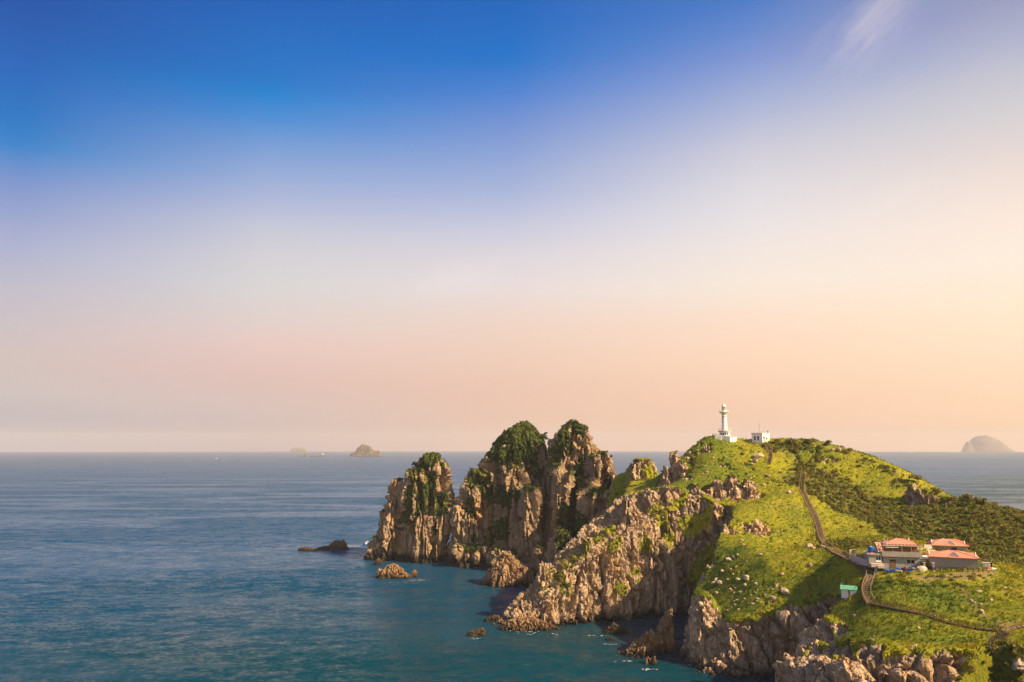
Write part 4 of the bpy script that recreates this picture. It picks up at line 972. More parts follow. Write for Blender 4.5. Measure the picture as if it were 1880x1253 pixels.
# ------------------------------------------------------------------ station building beside it
sb = at(1400, 391); sz = zpix(811.5, 391)
S = empty('station_building', (sb.x, sb.y, sz), rad(-45), label='small white flat roofed building with a mast on its roof, right of the lighthouse', category='building')
MB().box(-5.6, 0, 0, 7.4, -3.0, 3.75).build('wall', M['white'], S)
MB().box(-5.75, .15, -.15, 7.55, 3.753, 4.0).build('roof_slab', M['cream'], S)
mb = MB(); mb.box(-5.75, .15, -.15, 0.0, 4.003, 4.3); mb.box(0.0, .15, .003, 7.55, 4.003, 4.3); mb.build('parapet', M['white'], S)
for x in (-3.9, -2.2):
    f = MB().box(x-.52, x+.52, -.06, .02, .9, 2.75).build('window', M['metal'], S)
    MB().box(x-.42, x+.42, -.09, -.063, 1.0, 1.75).build('pane', M['glass'], f); MB().box(x-.42, x+.42, -.09, -.063, 1.87, 2.65).build('pane', M['glass'], f)
MB().box(-.02, .07, 1.2, 2.3, 0.2, 2.2).build('door', M['door'], S); MB().box(-.02, .06, 3.6, 4.8, 1.1, 2.2).build('window', M['glass'], S)
MB().box(.0, .9, .9, 2.6, 2.35, 2.55).build('porch_roof', M['cream'], S)
ms = MB(); ms.lathe([(.22, 4.0), (.16, 8.4)], 8, (-2.2, 1.6, 0)); ms.box(-2.5, -1.9, 1.5, 1.7, 8.0, 8.15)
for x in (-2.5, -2.2, -1.9): ms.box(x-.04, x+.04, 1.56, 1.64, 8.15, 9.3)
ms.build('antenna_mast', M['pink'], S)
for (x, y, w_, h) in ((-4.6, .6, .35, .9), (-3.0, 1.2, .25, .7), (-.9, .9, .2, .8), (-.4, 2.9, .2, 1.1), (-.4, 6.9, .55, 1.5)):
    MB().box(x-w_/2, x+w_/2, y-w_/2, y+w_/2, 4.0, 4.0+h).build('roof_vent', M['grey'], S)
st = railing('station_fence', 'low pale fence along the foot of the white station building', 'fence', [sb+Vector((-5.2, 2.5, sz-sb.z+.2)), sb+Vector((-1.0, -1.8, sz-sb.z-.1)), sb+Vector((1.4, -1.0, sz-sb.z-.1))], .8, 1.0, M['grey'])

# ------------------------------------------------------------------ the houses on the terrace
def hip_roof(hx, hy, oh, z0, h, rx, curve=0.0, n=5):
    """hipped roof over half sizes hx, hy with overhang, ridge half length rx; curve > 0 bulges it"""
    mb = MB(); vs = []; fs = []; ex, ey = hx+oh, hy+oh
    for i in range(n+1):
        t = i/n; z = z0+h*(t+curve*math.sin(math.pi*t)); x = ex*(1-t)+rx*t; y = ey*(1-t)+.02*t
        vs += [(-x, -y, z), (x, -y, z), (x, y, z), (-x, y, z)]
    for i in range(n):
        for k in range(4): fs.append((4*i+k, 4*i+(k+1) % 4, 4*i+4+(k+1) % 4, 4*i+4+k))
    fs.append((4*n, 4*n+1, 4*n+2, 4*n+3)); fs.append((3, 2, 1, 0)); mb.add(vs, fs)
    mb.box(-ex+.02, ex-.02, -ey+.02, ey-.02, z0-.2, z0-.003)
    return mb
def dormer(cx, cy, z, w_, h, dep, facing, roof):
    """gable dormer whose gable faces -y (facing 0), +x (1) or -x (-1)"""
    q = Matrix.Translation((cx, cy, z)) @ Matrix.Rotation({0: 0, 1: math.pi/2, -1: -math.pi/2}[facing], 4, 'Z')
    mb = MB(); mb.add([(-w_/2, 0, 0), (w_/2, 0, 0), (0, 0, h), (-w_/2, dep, 0), (w_/2, dep, 0), (0, dep, h)], [(0, 2, 5, 3), (1, 4, 5, 2), (3, 5, 4), (0, 3, 4, 1), (0, 1, 2)], q)
    d = mb.build('dormer', M['tiles'], roof)
    t = MB(); t.bar(q @ Vector((-w_/2-.12, -.1, -.05)), q @ Vector((0, -.1, h+.05)), .2, .24); t.bar(q @ Vector((w_/2+.12, -.1, -.05)), q @ Vector((0, -.1, h+.05)), .2, .24)
    t.build('gable_trim', M['white'], d)
    g = MB(); g.add([(-w_*.34, -.05, .02), (w_*.34, -.05, .02), (0, -.05, h*.68), (-w_*.34, .1, .02), (w_*.34, .1, .02), (0, .1, h*.68)], [(0, 1, 2), (5, 4, 3), (0, 3, 4, 1), (1, 4, 5, 2), (2, 5, 3, 0)], q); g.build('vent', M['white'], d)
def stone_house(u, v, D, W_, Dp, H, label, rh, rx, curve, rot, window):
    b = at(u, D); z = zpix(v, D); Hs = empty('stone_house', (b.x, b.y, z), rad(rot), label=label, category='house', group='stone houses with orange roofs')
    # origin: middle of the front wall
    wmb = MB().box(-W_/2, W_/2, 0, Dp, -2.0, H).build('wall', M['stone'], Hs)
    for x in (-W_/2-.06, W_/2-.26): MB().box(x, x+.32, -.07, .25, -2.0, H-.1).build('corner_pillar', M['grey'], Hs)
    MB().box(-W_/2-.12, W_/2+.12, -.14, -.003, -2, .22).build('plinth', M['cream'], Hs)
    # courses of stone, slightly proud, too small to pick apart
    cm = MB(); rnd = random.Random(3)
    zc = .3
    while zc < H-.4:
        x = -W_/2+.4
        while x < W_/2-.9:
            l = rnd.uniform(.35, .8)
            if not (window and abs(x+l/2-window) < 1.15 and .7 < zc < 2.5): cm.box(x, x+l-.05, -.03-rnd.random()*.03, .01, zc, zc+.26)
            x += l
        zc += .3
    cm.build('stone_courses', M['stone'], Hs, kind='stuff')
    r = hip_roof(W_/2, Dp/2, .55, 0, rh, rx, curve).build('roof', M['tiles'], Hs); r.location = (0, Dp/2, H+.2)
    hr = MB()
    for sx in (-1, 1):
        for sy in (-1, 1):
            pts = []
            for i in range(6):
                t = i/5; pts.append(Vector((sx*((W_/2+.55)*(1-t)+rx*t), sy*((Dp/2+.55)*(1-t)), rh*(t+curve*math.sin(math.pi*t))+.03)))
            for a, c in zip(pts[:-1], pts[1:]): hr.bar(a, c, .22, .16)
    hr.build('hip_tiles', M['tile_ridge'], r, kind='stuff')
    dormer(0.3, -Dp/2+.15, .25, 2.5, 1.1, 2.4, 0, r)
    dormer(W_/2-.2, 0, .2, 2.2, .9, 2.4, 1, r); dormer(-W_/2+.2, 0, .2, 2.2, .9, 2.4, -1, r)
    if window:
        f = MB().box(window-.8, window+.8, -.09, .02, .75, 2.35).build('window', M['dark_wood'], Hs); MB().box(window-.7, window+.7, -.12, -.093, .85, 2.25).build('pane', M['glass'], f)
    return Hs
H1 = stone_house(1752, 1046.5, 236, 12.2, 8.6, 3.3, 'nearer stone house with an orange hipped roof and blank front wall', 1.45, .8, .05, -24, None)
H2 = stone_house(1745, 1019.5, 258, 9.6, 8.6, 2.75, 'farther stone house behind, rounded orange roof and one dark window in front', 1.6, 1.2, .16, -20, 1.1)
# main two storey house
hb = at(1657, 241.5); hzv = zpix(1043.5, 241.5)
Hm = empty('terrace_house', (hb.x, hb.y, hzv), rad(-14), label='grey two storey house with a roofed open terrace and orange hipped roof', category='house')
MB().box(-5.1, 4.9, 0, 8.0, -2.0, 3.3).build('ground_floor_wall', M['stone'], Hm)
MB().box(-5.5, 5.4, -.75, 8.2, 3.303, 3.55).build('floor_slab', M['grey'], Hm)
pp = MB(); pp.box(-5.5, 5.4, -.75, -.55, 3.553, 4.75); pp.box(-5.5, -5.3, -.547, 8.2, 3.553, 4.75); pp.box(5.2, 5.4, -.547, 8.2, 3.553, 4.75); pp.build('terrace_parapet', M['grey'], Hm)
MB().box(-5.1, 4.9, 2.6, 7.8, 3.553, 6.2).build('upper_wall', M['door'], Hm)
for x in (-5.0, -2.4, .1, 2.6, 4.95):
    MB().box(x-.09, x+.09, -.5, -.32, 4.753, 6.35).build('terrace_post', M['pale_wood'], Hm)
MB().box(-5.2, 5.2, -.6, -.25, 6.353, 6.62).build('terrace_beam', M['cream'], Hm)
MB().box(-4.4, -.9, -.78, -.62, 5.9, 6.08).build('awning_bar', M['white'], Hm)
mb = MB()
for k in range(11): mb.box(-5.1+k*.98, -4.98+k*.98, -.5, 2.6, 6.63, 6.75)
mb.build('terrace_rafters', M['dark_wood'], Hm)
r = hip_roof(4.4, 3.0, .5, 0, 1.55, .9, .03).build('roof', M['tiles'], Hm); r.location = (.7, 4.9, 6.5)
hr = MB()
for sx in (-1, 1):
    for sy in (-1, 1): hr.bar((sx*4.9, sy*3.5, .05), (sx*.9, 0, 1.59), .22, .16)
hr.build('hip_tiles', M['tile_ridge'], r)
MB().box(2.4, 2.9, .3, .8, .6, 1.7).build('chimney', M['cream'], r)
lr = MB(); lr.add([(-5.9, -.7, 4.9), (-5.1, -.7, 4.6), (-4.9, 4, 6.9), (-6.3, 4, 6.9), (-5.9, -.7, 4.75), (-5.1, -.7, 4.45), (-4.9, 4, 6.75), (-6.3, 4, 6.75)], [(0, 1, 2, 3), (7, 6, 5, 4), (0, 4, 5, 1), (1, 5, 6, 2), (2, 6, 7, 3), (3, 7, 4, 0)]); lr.build('side_awning', M['tiles'], Hm)
MB().bar((-6.3, -.8, 4.5), (-6.5, 3.0, 7.0), .22).build('awning_frame', M['cream'], Hm)
d = MB().box(-3.3, -1.7, -.08, .02, 0, 2.35).build('door', M['door'], Hm); MB().box(-3.3, -1.7, -.12, -.083, 2.0, 2.35).build('transom', M['dark'], d)
MB().box(-3.9, -1.0, -.3, .0, 2.6, 2.75).build('door_canopy', M['cream'], Hm)
f = MB().box(1.1, 3.6, -.1, .02, 1.15, 2.7).build('window', M['cream'], Hm)
MB().box(1.3, 2.25, -.13, -.103, 1.35, 2.5).build('pane', M['glass'], f); MB().box(2.45, 3.4, -.13, -.103, 1.35, 2.5).build('pane', M['glass'], f)
MB().lathe([(.06, 6.9), (.05, 8.4)], 6, (-4.4, 1.0, 0)).bar((-4.4, 1, 8.3), (-3.6, 1, 7.1), .1).bar((-3.6, 1, 7.1), (-3.5, 1, 8.3), .1).build('aerial', M['white'], Hm)
# annex with the tank on it
ab = at(1609, 243); az_ = zpix(1033, 243)
An = empty('annex', (ab.x, ab.y, az_), rad(-12), label='small flat roofed grey annex left of the terrace house, under the blue tank', category='building')
MB().box(-1.9, 1.8, 0, 4.5, -1.5, 2.3).build('wall', M['grey'], An)
MB().box(-2.3, 2.2, -.4, 4.7, 2.303, 2.6).build('roof_slab', M['cream'], An)
MB().box(-1.6, -.2, -.36, 4.6, 2.603, 2.75).build('roof_tiles', M['tiles'], An)
f = MB().box(.0, 1.5, -.08, .02, .1, 2.0).build('window', M['white'], An); MB().box(.12, .68, -.11, -.083, .75, 1.85).build('pane', M['glass'], f); MB().box(.82, 1.38, -.11, -.083, .75, 1.85).build('pane', M['glass'], f)
MB().box(-1.5, 2.0, -1.2, -.003, -1.2, -.25).build('doorstep', M['cream'], An); MB().box(.1, 1.9, -2.0, -1.203, -1.4, -.7).build('doorstep', M['pink'], An)
T = empty('water_tank', (ab.x-.6, ab.y+1.4, az_+2.75), 0, label='round blue water tank on the roof of the small annex', category='tank')
MB().lathe([(.88, 0), (.92, .1), (.92, 1.45), (.8, 1.6), (.3, 1.72)], 18).build('tank_body', M['blue'], T); MB().lathe([(.3, 1.7), (.3, 1.82)], 12).build('lid', M['white'], T)
bx = empty('roof_box', (ab.x+1.2, ab.y+1.6, az_+2.6), rad(-12), label='small cream box standing right of the blue tank on the annex roof', category='box'); MB().box(-.45, .45, -.4, .4, 0, .95).build('casing', M['cream'], bx); MB().box(-.5, .5, -.45, .45, .953, 1.02).build('lid', M['tile_ridge'], bx)
# walled yard left of the annex
y0, y1 = at(1563, 252), at(1599, 244.5); yz = zpix(1020, 250)
Y = empty('yard_wall', (y0.x, y0.y, yz), 0, label='low pinkish wall curving down from the white railed yard to the annex', category='wall')
mb = MB(); N = 8
for k in range(N):
    t0, t1 = k/N, (k+1)/N; a = Vector((0, 0, 0)).lerp(Vector((y1.x-y0.x, y1.y-y0.y, 0)), t0); b = Vector((0, 0, 0)).lerp(Vector((y1.x-y0.x, y1.y-y0.y, 0)), t1)
    sag = lambda t: -1.0*t
    mb.add([(a.x, a.y, -2.6), (b.x, b.y, -2.6), (b.x, b.y, sag(t1)), (a.x, a.y, sag(t0)), (a.x, a.y+.3, -2.6), (b.x, b.y+.3, -2.6), (b.x, b.y+.3, sag(t1)), (a.x, a.y+.3, sag(t0))], [(0, 1, 2, 3), (7, 6, 5, 4), (3, 2, 6, 7), (0, 4, 5, 1)]+([(0, 3, 7, 4)] if k == 0 else [])+([(1, 5, 6, 2)] if k == N-1 else []))
mb.build('wall_body', M['pink'], Y)
MB().prism([(0, .3), (y1.x-y0.x, y1.y-y0.y+.3), (y1.x-y0.x+.5, y1.y-y0.y+5.5), (.3, 6.0)], -1.6, -1.2).build('yard_floor', M['cream'], Y)
zf = Vector((0, 0, yz-.1))
g = lambda u, D: Vector((at(u, D).x, D, yz-.2))
railing('yard_railing', 'white railing along the front of the walled yard left of the blue tank', 'railing', [g(1561, 252.3), g(1575, 250), g(1597, 245.5)], 1.15, 1.8, M['cream'], w=.09, rails=2)
railing('yard_railing', 'white railing along the back of the walled yard', 'railing', [g(1561, 252.6), g(1563, 258), g(1617, 252)], 1.2, 2.2, M['cream'], w=.1, rails=2)
def place(u, v, b=None, _p=place):
    # things standing before the house fronts go on the ground just outside the walls
    if 1624 < u < 1695 and 1035 < v < 1045: return at(u, 241.5-(u-1657)*.0375-(2.0 if v > 1039.5 else 1.1))
    return _p(u, v, b)
# clutter in front of the terrace house: individually placed
def drum(u, v, r, h, mat, label, cat='barrel', name='barrel', group='barrels in front of the terrace house'):
    p = place(u, v); t = empty(name, p, 0, label=label, category=cat, group=group)
    MB().lathe([(r*.95, -.1), (r, .1*h), (r, .33*h), (r*1.05, .36*h), (r, .39*h), (r, .9*h), (r*.9, h)], 14).build('body', mat, t); MB().lathe([(r*.8, h), (r*.8, h+.05)], 12).build('lid', M['metal'] if mat is M['blue'] else M['dark'], t)
def heap(u, v, sx, sy, sz_, mat, label, cat, name, seed):
    p = place(u, v); m = rock_mesh(name, seed, 2, .9, .5); m.materials.clear(); m.materials.append(mat)
    o = link(name, m, None, label=label, category=cat); o.location = (p[0], p[1], p[2]+sz_*.3); o.scale = (sx, sy, sz_)
def crate(u, v, w_, d_, h, mat, label, rz=-14, group=None, name='crate', cat='crate'):
    p = place(u, v); t = empty(name, p, rad(rz), label=label, category=cat, group=group)
    MB().box(-w_/2, w_/2, -d_/2, d_/2, -.2, h-.08).build('body', mat, t); mb = MB(); mb.box(-w_/2-.05, w_/2+.05, -d_/2-.05, d_/2+.05, h-.077, h); mb.build('rim', mat, t)
    for s_ in (-1, 1): MB().box(s_*w_*.22-.05, s_*w_*.22+.05, -d_/2-.06, -d_/2-.003, -.1, h-.1).build('rib', mat, t)
heap(1628, 1037, .95, .7, .75, M['blue'], 'blue plastic cover at the left corner of the terrace house', 'cover', 'plastic_cover', 41)
crate(1638, 1040.5, 1.3, .9, .85, M['blue'], 'blue tub below the brown door of the terrace house')
heap(1650, 1037.5, .85, .7, .9, M['blue'], 'blue tarpaulin heap right of the brown door', 'tarpaulin', 'tarpaulin', 43)
crate(1648, 1041, 1.0, .8, .6, M['metal'], 'grey box in front of the blue tarpaulin heap')
heap(1655, 1040.5, .75, .6, .55, M['tarp'], 'pale sack between the tarpaulin heap and the red barrel', 'sack', 'sack', 45)
drum(1657.5, 1041, .38, 1.15, M['dark'], 'black barrel behind the pale sack by the house wall')
drum(1662.5, 1042, .42, 1.25, M['red'], 'rusty red barrel under the left edge of the big window')
crate(1671, 1043.5, 1.9, .8, .7, M['blue'], 'long blue trough under the window of the terrace house')
crate(1677.5, 1043.5, .8, .7, .8, M['pink'], 'pinkish box at the right end of the long blue trough')
heap(1692, 1042, 1.6, 1.2, 1.15, M['tarp'], 'pale tarpaulin mound at the right corner of the terrace house', 'tarpaulin', 'tarpaulin_mound', 47)
heap(1594, 1032, .95, .8, .8, M['tarp'], 'pale boulder like block at the left corner of the annex', 'block', 'stone_block', 49)
# tree like bush between the annex and the house
p = at(1621.5, 244); t = empty('shrub', p, 0, label='dark green bush growing between the annex and the terrace house', category='shrub'); MB().bar((0, 0, -.3), (0, 0, 1.6), .16).build('trunk', M['bark'], t)
q = np.array([[rs.randn()*.45, rs.randn()*.4, .5+2.4*rs.rand()] for _ in range(9)]); link('crown', leaf_clumps(q, .5+.2*rs.rand(9), 1, 70, .2, 'crown', M['stack_shrub']), t)
# gate pillars, gate, front fence
gp = []
for u, v, lab in ((1696.5+15.0, 1046.5, 'left stone gate pillar with a pale cap, right of the tarpaulin mound'), (1728.5-15.0, 1047.5, 'right stone gate pillar with a pale cap, beside the nearer stone house')):
    u = {1711.5: 1697.5, 1713.5: 1714.0}[u]
    p = place(u, v); gp.append(p); t = empty('gate_pillar', p, rad(-14), label=lab, category='pillar', group='gate pillars')
    MB().box(-.27, .27, -.27, .27, -.5, 1.95).build('shaft', M['grey'], t); MB().box(-.38, .38, -.38, .38, 1.953, 2.15).build('cap', M['cream'], t)
gt = empty('gate', gp[0], 0, label='dark timber gate hung between the two stone pillars', category='gate')
dv = gp[1]-gp[0]
for k in range(10):
    t = .16+.7*k/9; q = dv*t; MB().box(q.x-.09, q.x+.09, q.y-.04, q.y+.04, q.z-.1, q.z+1.15).build('slat', M['dark_wood'], gt)
for z in (.25, .95): a, b = dv*.14, dv*.88; MB().bar(a+Vector((0, -.08, z)), b+Vector((0, -.08, z)), .1).build('crossbar', M['dark_wood'], gt)
railing('garden_fence', 'short dark fence from the terrace house to the left gate pillar', 'fence', [place(1681, 1045.5), place(1696, 1047)], 1.0, .8, M['dark_wood'])
railing('garden_fence', 'dark post fence running in front of the nearer stone house', 'fence', [place(u, v) for u, v in ((1717, 1048.5), (1740, 1049), (1770, 1050), (1795, 1051), (1812, 1049))], 1.15, 1.3, M['dark_wood'], post_w=.2)
railing('garden_fence', 'dark fence climbing along the back edge of the garden toward the hill', 'fence', [place(u, v) for u, v in ((1818, 1036), (1800, 1018), (1785, 1008), (1768, 999))], 1.1, 1.8, M['dark_wood'], post_w=.16)
# low wall at the back, lawn panels
a, b = place(1697, 1008), place(1712, 1008.5); w1 = empty('garden_wall', a, 0, label='low grey panel wall left of the farther stone house', category='wall')
dv = b-a; L_ = dv.length
for k in range(4): MB().bar(dv*(k/4)+Vector((0, 0, .6)), dv*((k+.96)/4)+Vector((0, 0, .6)), .16, 1.5).build('panel', M['metal'], w1)
p = place(1692, 1027.5); t = empty('white_panel', p, rad(-10), label='large white sheet panel lying tilted on the lawn beside the terrace house', category='panel')
MB().box(-1.9, 1.9, -1.6, 1.6, .25, .4, Matrix.Rotation(rad(24), 4, 'X')).build('sheet', M['white'], t); MB().box(-1.6, 1.6, -1.1, 1.1, -.4, .2).build('trestle', M['grey'], t)
p = place(1710, 1014.5); t = empty('bench', p, rad(-20), label='low white topped bench left of the farther stone house', category='bench')
MB().box(-1.1, 1.1, -.45, .45, .5, .65).build('seat', M['white'], t)
for x in (-.9, .9): MB().box(x-.1, x+.1, -.35, .35, -.3, .5).build('leg', M['grey'], t)
p = place(1683, 1004); heap(1690, 1010, 1.2, .8, .5, M['boulder'], 'low heap of pale stones on the lawn behind the terrace house', 'stones', 'stone_heap', 51)
# monument on the lawn
p = place(1608.5, 1053.5); t = empty('stone_monument', p, rad(-25), label='small upright stone monument on the lawn beside the stairway', category='monument')
MB().box(-.6, .6, -.5, .5, -.4, .25).build('plinth', M['cream'], t); MB().box(-.33, .33, -.22, .22, .25, 1.75).build('slab', M['grey'], t); MB().box(-.42, .42, -.3, .3, 1.753, 1.95).build('cap', M['grey'], t)
# things piled at the right end of the garden
crate(1811, 1042, 1.9, 1.3, 1.4, M['metal'], 'pale grey chest highest in the pile at the right end of the garden fence', -20)
crate(1803, 1041, 1.2, 1.0, 1.0, M['green'], 'pale greenish crate left in the pile at the right end of the garden', -30)
heap(1814, 1046, 1.1, .8, .5, M['red'], 'reddish sack in front of the pile at the right end of the garden', 'sack', 'sack', 53)
crate(1818.5, 1041, .9, .8, 1.2, M['dark'], 'black box at the right end of the garden pile', -20)
heap(1822, 1045, 1.3, .6, .3, M['white'], 'flat white slab at the far right of the garden pile', 'slab', 'slab', 55)
crate(1817, 1048, 2.2, .7, .3, M['cream'], 'long low cream plank box at the front of the garden pile', -20)
# ------------------------------------------------------------------ white hut by the gully
hp = at(1558.5, 229); hz_ = zpix(1101, 229)
Hu = empty('hut', (hp.x, hp.y, hz_), rad(-26), label='small white hut with a pale green roof beside the stairway', category='hut')
MB().box(-1.95, 1.95, 0, 2.4, .28, 2.75).build('wall', M['white'], Hu); MB().box(-1.97, 1.97, -.02, 2.42, -1.2, .277).build('base', M['blue'], Hu)
mb = MB(); mb.add([(-2.2, -.45, 2.72), (2.2, -.45, 2.72), (2.2, 1.2, 3.62), (-2.2, 1.2, 3.62), (2.2, 2.85, 2.72), (-2.2, 2.85, 2.72), (-2.2, -.45, 2.6), (2.2, -.45, 2.6), (2.2, 2.85, 2.6), (-2.2, 2.85, 2.6)], [(0, 1, 2, 3), (3, 2, 4, 5), (6, 7, 1, 0), (8, 9, 5, 4), (1, 7, 8, 4, 2), (0, 3, 5, 9, 6), (9, 8, 7, 6)]); rf = mb.build('roof', M['green'], Hu)
mb = MB(); 
for k in range(10): x = -2.1+k*.466; mb.bar((x, -.45, 2.75), (x, 1.2, 3.65), .06, .05)
mb.build('seam', M['green'], rf, kind='stuff')
MB().add([(1.955, 0, 2.75), (1.955, 2.4, 2.75), (1.955, 1.2, 3.4), (1.9, 0, 2.75), (1.9, 2.4, 2.75), (1.9, 1.2, 3.4)], [(0, 1, 2), (5, 4, 3), (0, 2, 5, 3), (1, 4, 5, 2), (0, 3, 4, 1)]).build('gable', M['white'], Hu)
MB().box(-.1, .32, -.06, .02, .9, 2.45).build('door', M['door'], Hu); MB().lathe([(.1, 3.0), (.1, 4.1)], 8, (-1.9, 1.4, 0)).build('flue', M['grey'], Hu)
drum(1545.5, 1096, .42, 1.0, M['blue'], 'blue barrel standing against the left side of the white hut', group=None)
crate(1549, 1098, .8, .7, .6, M['blue'], 'low blue box at the left foot of the white hut', -16)
# ------------------------------------------------------------------ stairways and boardwalk
def path_points(pix, step=.5, sm=5):
    pts = [place(u, v) for u, v in pix]; out = []
    for a, b in zip(pts[:-1], pts[1:]):
        n = max(1, int((Vector((b.x-a.x, b.y-a.y, 0))).length/step))
        for k in range(n): q = a.lerp(b, k/n); out.append([q.x, q.y, ground(q.x, q.y)])
    out.append([pts[-1].x, pts[-1].y, pts[-1].z]); a = np.array(out); 
    for _ in range(3): a[1:-1, :2] = (a[:-2, :2]+a[1:-1, :2]*2+a[2:, :2])/4
    z = a[:, 2].copy()
    for _ in range(sm): z[1:-1] = np.maximum((z[:-2]+z[1:-1]*2+z[2:])/4, z[1:-1]-.35)
    a[:, 2] = z+.28; return a
def along(a, s_):
    d = np.concatenate([[0], np.cumsum(np.linalg.norm(np.diff(a, axis=0), axis=1))]); s_ = np.clip(s_, 0, d[-1]-1e-6)
    i = max(0, np.searchsorted(d, s_)-1); t = (s_-d[i])/max(1e-9, d[i+1]-d[i]); p = a[i]*(1-t)+a[i+1]*t
    i0, i1 = max(0, i-1), min(len(a)-1, i+2); di = a[i1]-a[i0]; return Vector(p), Vector(di), d[-1]
def walkway(name, label, cat, pix, width=1.7, pitch=.95, deck=False, rail_h=1.05, mat='wood', rails=(-1, 1), post_gap=1.9, bal=False, part='step'):
    a = path_points(pix); p0, _, L_ = along(a, 0); t = empty(name, p0, 0, label=label, category=cat)
    dpt = (pitch*.93 if deck else pitch*.5)
    if not deck:
        bs = MB(); prev = None
        for k in range(int(L_/1.2)+2):
            p, d, _ = along(a, k*1.2); q = p-p0-Vector((0, 0, .34))
            if prev is not None: bs.bar(prev, q, width*.98, .22)
            prev = q
        bs.build('stair_base', M['dark_wood'], t)
    sm_ = MB().box(-dpt/2, dpt/2, -width/2, width/2, -.14, .0).mesh(part, M['pale_wood' if mat == 'wood' else mat]); nn = max(2, int(L_/pitch)); prev = None
    for k in range(nn):
        p, d, _ = along(a, (k+.5)*L_/nn); q = link(part, sm_, t); q.location = p-p0; q.rotation_euler = (0, 0, math.atan2(d.y, d.x))
    for s_ in (-1, 1):
        st_ = MB(); prev = None
        for k in range(int(L_/1.0)+1):
            p, d, _ = along(a, k*1.0); nv = Vector((-d.y, d.x, 0)).normalized()*s_*(width/2+.06); q = p-p0+nv-Vector((0, 0, .14))
            if prev is not None: st_.bar(prev, q, .1, .26)
            prev = q
        st_.build('stringer', M[mat], t)
    pm = MB().box(-.05, .05, -.05, .05, -.8, rail_h).mesh('post', M[mat])
    for s_ in rails:
        rl = MB(); rl2 = MB(); bl = MB(); prev = None; n2 = max(2, int(L_/post_gap))
        for k in range(n2+1):
            p, d, _ = along(a, k*L_/n2); nv = Vector((-d.y, d.x, 0)).normalized()*s_*(width/2+.16); q = p-p0+nv
            o = link('post', pm, t); o.location = q
            if prev is not None:
                rl.bar(prev+Vector((0, 0, rail_h)), q+Vector((0, 0, rail_h)), .075, .07); rl2.bar(prev+Vector((0, 0, rail_h*.5)), q+Vector((0, 0, rail_h*.5)), .06, .07)
                if bal:
                    for j in range(1, 4): m_ = prev.lerp(q, j/4); bl.box(m_.x-.025, m_.x+.025, m_.y-.025, m_.y+.025, m_.z, m_.z+rail_h)
            prev = q
        rl.build('handrail', M['pale_wood'] if mat == 'wood' else M[mat], t); rl2.build('midrail', M[mat], t)
        if bal: bl.build('balusters', M[mat], t, kind='stuff')
    return t
walkway('stairway', 'uppermost brown wooden stairway curving down the slope below the white station building', 'stairs', [(1402,814),(1408,822),(1414,832),(1415,842),(1411,852)], 1.7, 1.1)
walkway('stairway', 'long brown wooden stairway running down the bright grass ridge', 'stairs', [(1476,871),(1474,884),(1471,900),(1480,918),(1490,938),(1498,955),(1504,972),(1507,988),(1515,1000)], 1.7, 1.0)
walkway('stairway', 'middle wooden stairway slanting down past the yard left of the annex', 'stairs', [(1515,1001),(1524,1009),(1540,1018),(1553,1026),(1567,1034),(1580,1041),(1590,1047),(1597,1053)], 1.7, .9)
walkway('stairway', 'short steep wooden stairway right of the white hut, pale treads and handrails', 'stairs', [(1598,1054),(1599,1060),(1597,1068),(1593,1077),(1591,1086),(1591,1095),(1595,1103),(1599,1109)], 1.9, 1.15)
walkway('boardwalk', 'long narrow wooden boardwalk with a railing crossing the lower grass slope', 'boardwalk', [(1601,1110),(1622,1114),(1645,1119),(1675,1125),(1700,1131),(1722,1138),(1745,1146),(1775,1152),(1810,1157),(1838,1160)], 1.2, 1.1, True, .95, 'dark_wood', (-1, 1), 1.7, False, 'deck_board')
walkway('boardwalk', 'pale end of the boardwalk running out at the right edge', 'boardwalk', [(1840,1160),(1852,1156),(1868,1153),(1885,1151),(1905,1149)], 1.3, 1.1, True, .95, 'wood', (-1, 1), 1.8, False, 'deck_board')
walkway('stairway', 'dark wooden stairway descending from the boardwalk into the shaded corner', 'stairs', [(1845,1163),(1838,1170),(1829,1178),(1820,1186),(1812,1193)], 2.2, .9, mat='dark_wood', rails=())
railing('path_fence', 'small wooden fence at the foot of the inland crag above the saddle', 'fence', [place(u, v) for u, v in ((1354,922),(1366,922),(1378,919),(1388,915),(1398,911))], 1.0, 1.1, M['wood'])
p = place(1818.5, 1172); t = empty('marker_post', p, rad(-30), label='plain white marker post in the grass below the boardwalk', category='post')
MB().box(-.14, .14, -.09, .09, -.3, 1.25).build('post_body', M['white'], t); MB().box(-.16, .16, -.11, .11, 1.253, 1.35).build('cap', M['cream'], t)
p = place(1682, 1189); t = empty('mooring_pin', p, 0, label='small white headed pin with a rope at the grass edge of the lowest cliff', category='pin')
MB().lathe([(.05, -.2), (.05, .4), (.16, .45), (.2, .58), (.14, .7), (.03, .74)], 10).build('pin_head', M['white'], t); q = place(1670, 1194)-p; MB().bar((0, 0, .45), q+Vector((0, 0, .15)), .06).build('rope', M['cream'], t)
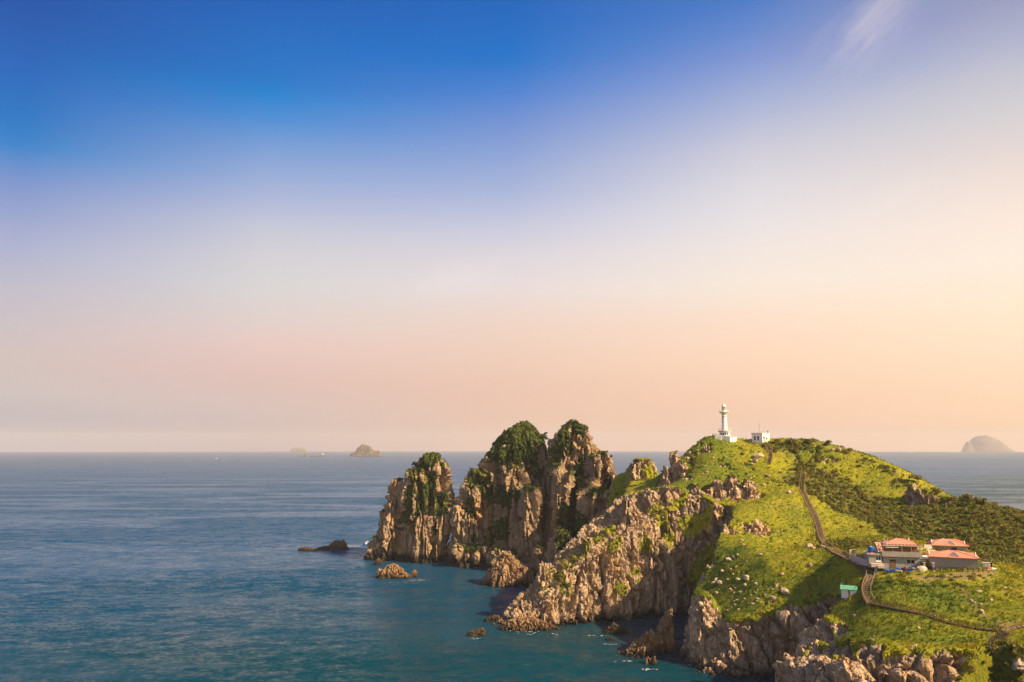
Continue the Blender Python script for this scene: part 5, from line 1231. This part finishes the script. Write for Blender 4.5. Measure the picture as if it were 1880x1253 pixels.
# ------------------------------------------------------------------ boats
def boat(u, v, L_, rz, label, big=True, name='fishing_boat'):
    x, y = W(u, v); t = empty(name, (x, y, 0), rad(rz), label=label, category='boat')
    sec = [(-.5, .30, .28), (-.25, .36, .24), (.1, .36, .26), (.35, .22, .32), (.5, .02, .42)]
    vs = []; fs = []
    for sx, hw, fr in sec: vs += [(sx*L_, -hw*L_*.42, fr*L_*.45), (sx*L_, -hw*L_*.28, -.3), (sx*L_, hw*L_*.28, -.3), (sx*L_, hw*L_*.42, fr*L_*.45)]
    for i in range(len(sec)-1):
        for k in range(4): fs.append((4*i+k, 4*i+(k+1) % 4, 4*i+4+(k+1) % 4, 4*i+4+k))
    fs += [(3, 2, 1, 0), (16, 17, 18, 19)]
    MB().add(vs, fs).build('hull', M['blue'] if big else M['white'], t)
    c = MB().box(-.2*L_, .12*L_, -.1*L_, .1*L_, .1*L_, .33*L_).build('cabin', M['white'], t)
    MB().box(.121*L_, .13*L_, -.085*L_, .085*L_, .22*L_, .31*L_).build('windscreen', M['glass'], c); MB().box(-.22*L_, .15*L_, -.12*L_, .12*L_, .333*L_, .35*L_).build('cabin_roof', M['white'], c)
    MB().box(-.15*L_, .07*L_, -.102*L_, -.1002*L_, .2*L_, .28*L_).build('side_window', M['glass'], c)
    MB().lathe([(.06, .35*L_), (.04, .55*L_)], 6).build('mast', M['white'], t)
    return t
boat(674, 1001, 6.5, 15, 'small blue and white fishing boat by the left foot of the leftmost stack')
boat(593, 834.6, 30, 10, 'tiny white ship far out left of the craggy island', False, 'ship')
boat(397, 842.5, 13, 20, 'tiny white boat on the open sea at far left', False, 'ship')
mb = MB(); x, y = W(671, 1003)
wk = []
for i in range(60): 
    a = rs.rand()*6.28; r = rs.rand()*.6+.15; cx = x-4-rs.rand()*22; cy = y-1.0+rs.randn()*1.1; mb.add([(cx+r*2.2*math.cos(a+j), cy+r*.7*math.sin(a+j), .04+.002*i) for j in (0, 1.3, 2.6, 3.9, 5.2)], [(0, 1, 2, 3, 4)])
mb.build('boat_wake', M['foam'], kind='stuff')
# a thin line of foam where the water meets the rocks
mb = MB(); fi = 0
for (u, v, du, n) in [(767,1066,10,18),(755,1067,8,8),(640,1011,8,10),(905,1076,14,12),(1190,1229,10,10),(960,1160,25,10),(870,1173,8,6),(1100,1168,25,8),(1128,1183,15,8),(730,1071,20,8),(1270,1222,10,8),(590,1016,25,8),(690,1035,6,5),(1150,1214,12,5),(1000,1165,30,6)]:
    for i in range(n*2):
        x, y = W(u+rs.randn()*du*.8, v+rs.randn()*.9); a = rs.rand()*6.28; r = .05+.17*rs.rand()**2; fi += 1
        mb.add([(x+r*3*math.cos(a+j), y+r*1.2*math.sin(a+j), .045+.0015*(fi % 60)) for j in (0, 1.3, 2.6, 3.9, 5.2)], [(0, 1, 2, 3, 4)])
mb.build('foam', M['foam'], kind='stuff')
print('objects', round(_now()-T0, 1))
HAZE = 6.0e-5
# ------------------------------------------------------------------ haze
hm = bpy.data.materials.new('haze_air'); hm.use_nodes = True
ht = NT(hm.node_tree); hm.node_tree.nodes.remove(hm.node_tree.nodes['Principled BSDF'])
pv = ht.new('ShaderNodeVolumePrincipled'); pv.inputs['Density'].default_value = HAZE
pv.inputs['Color'].default_value = (.84, .88, .96, 1); pv.inputs['Anisotropy'].default_value = 0.0
ht.l.new(pv.outputs[0], hm.node_tree.nodes['Material Output'].inputs['Volume'])
hz = MB().box(-15800, 15800, -15800, 15800, -12, 335).build('haze', hm, kind='stuff')
print('script', round(_now()-T0, 1))
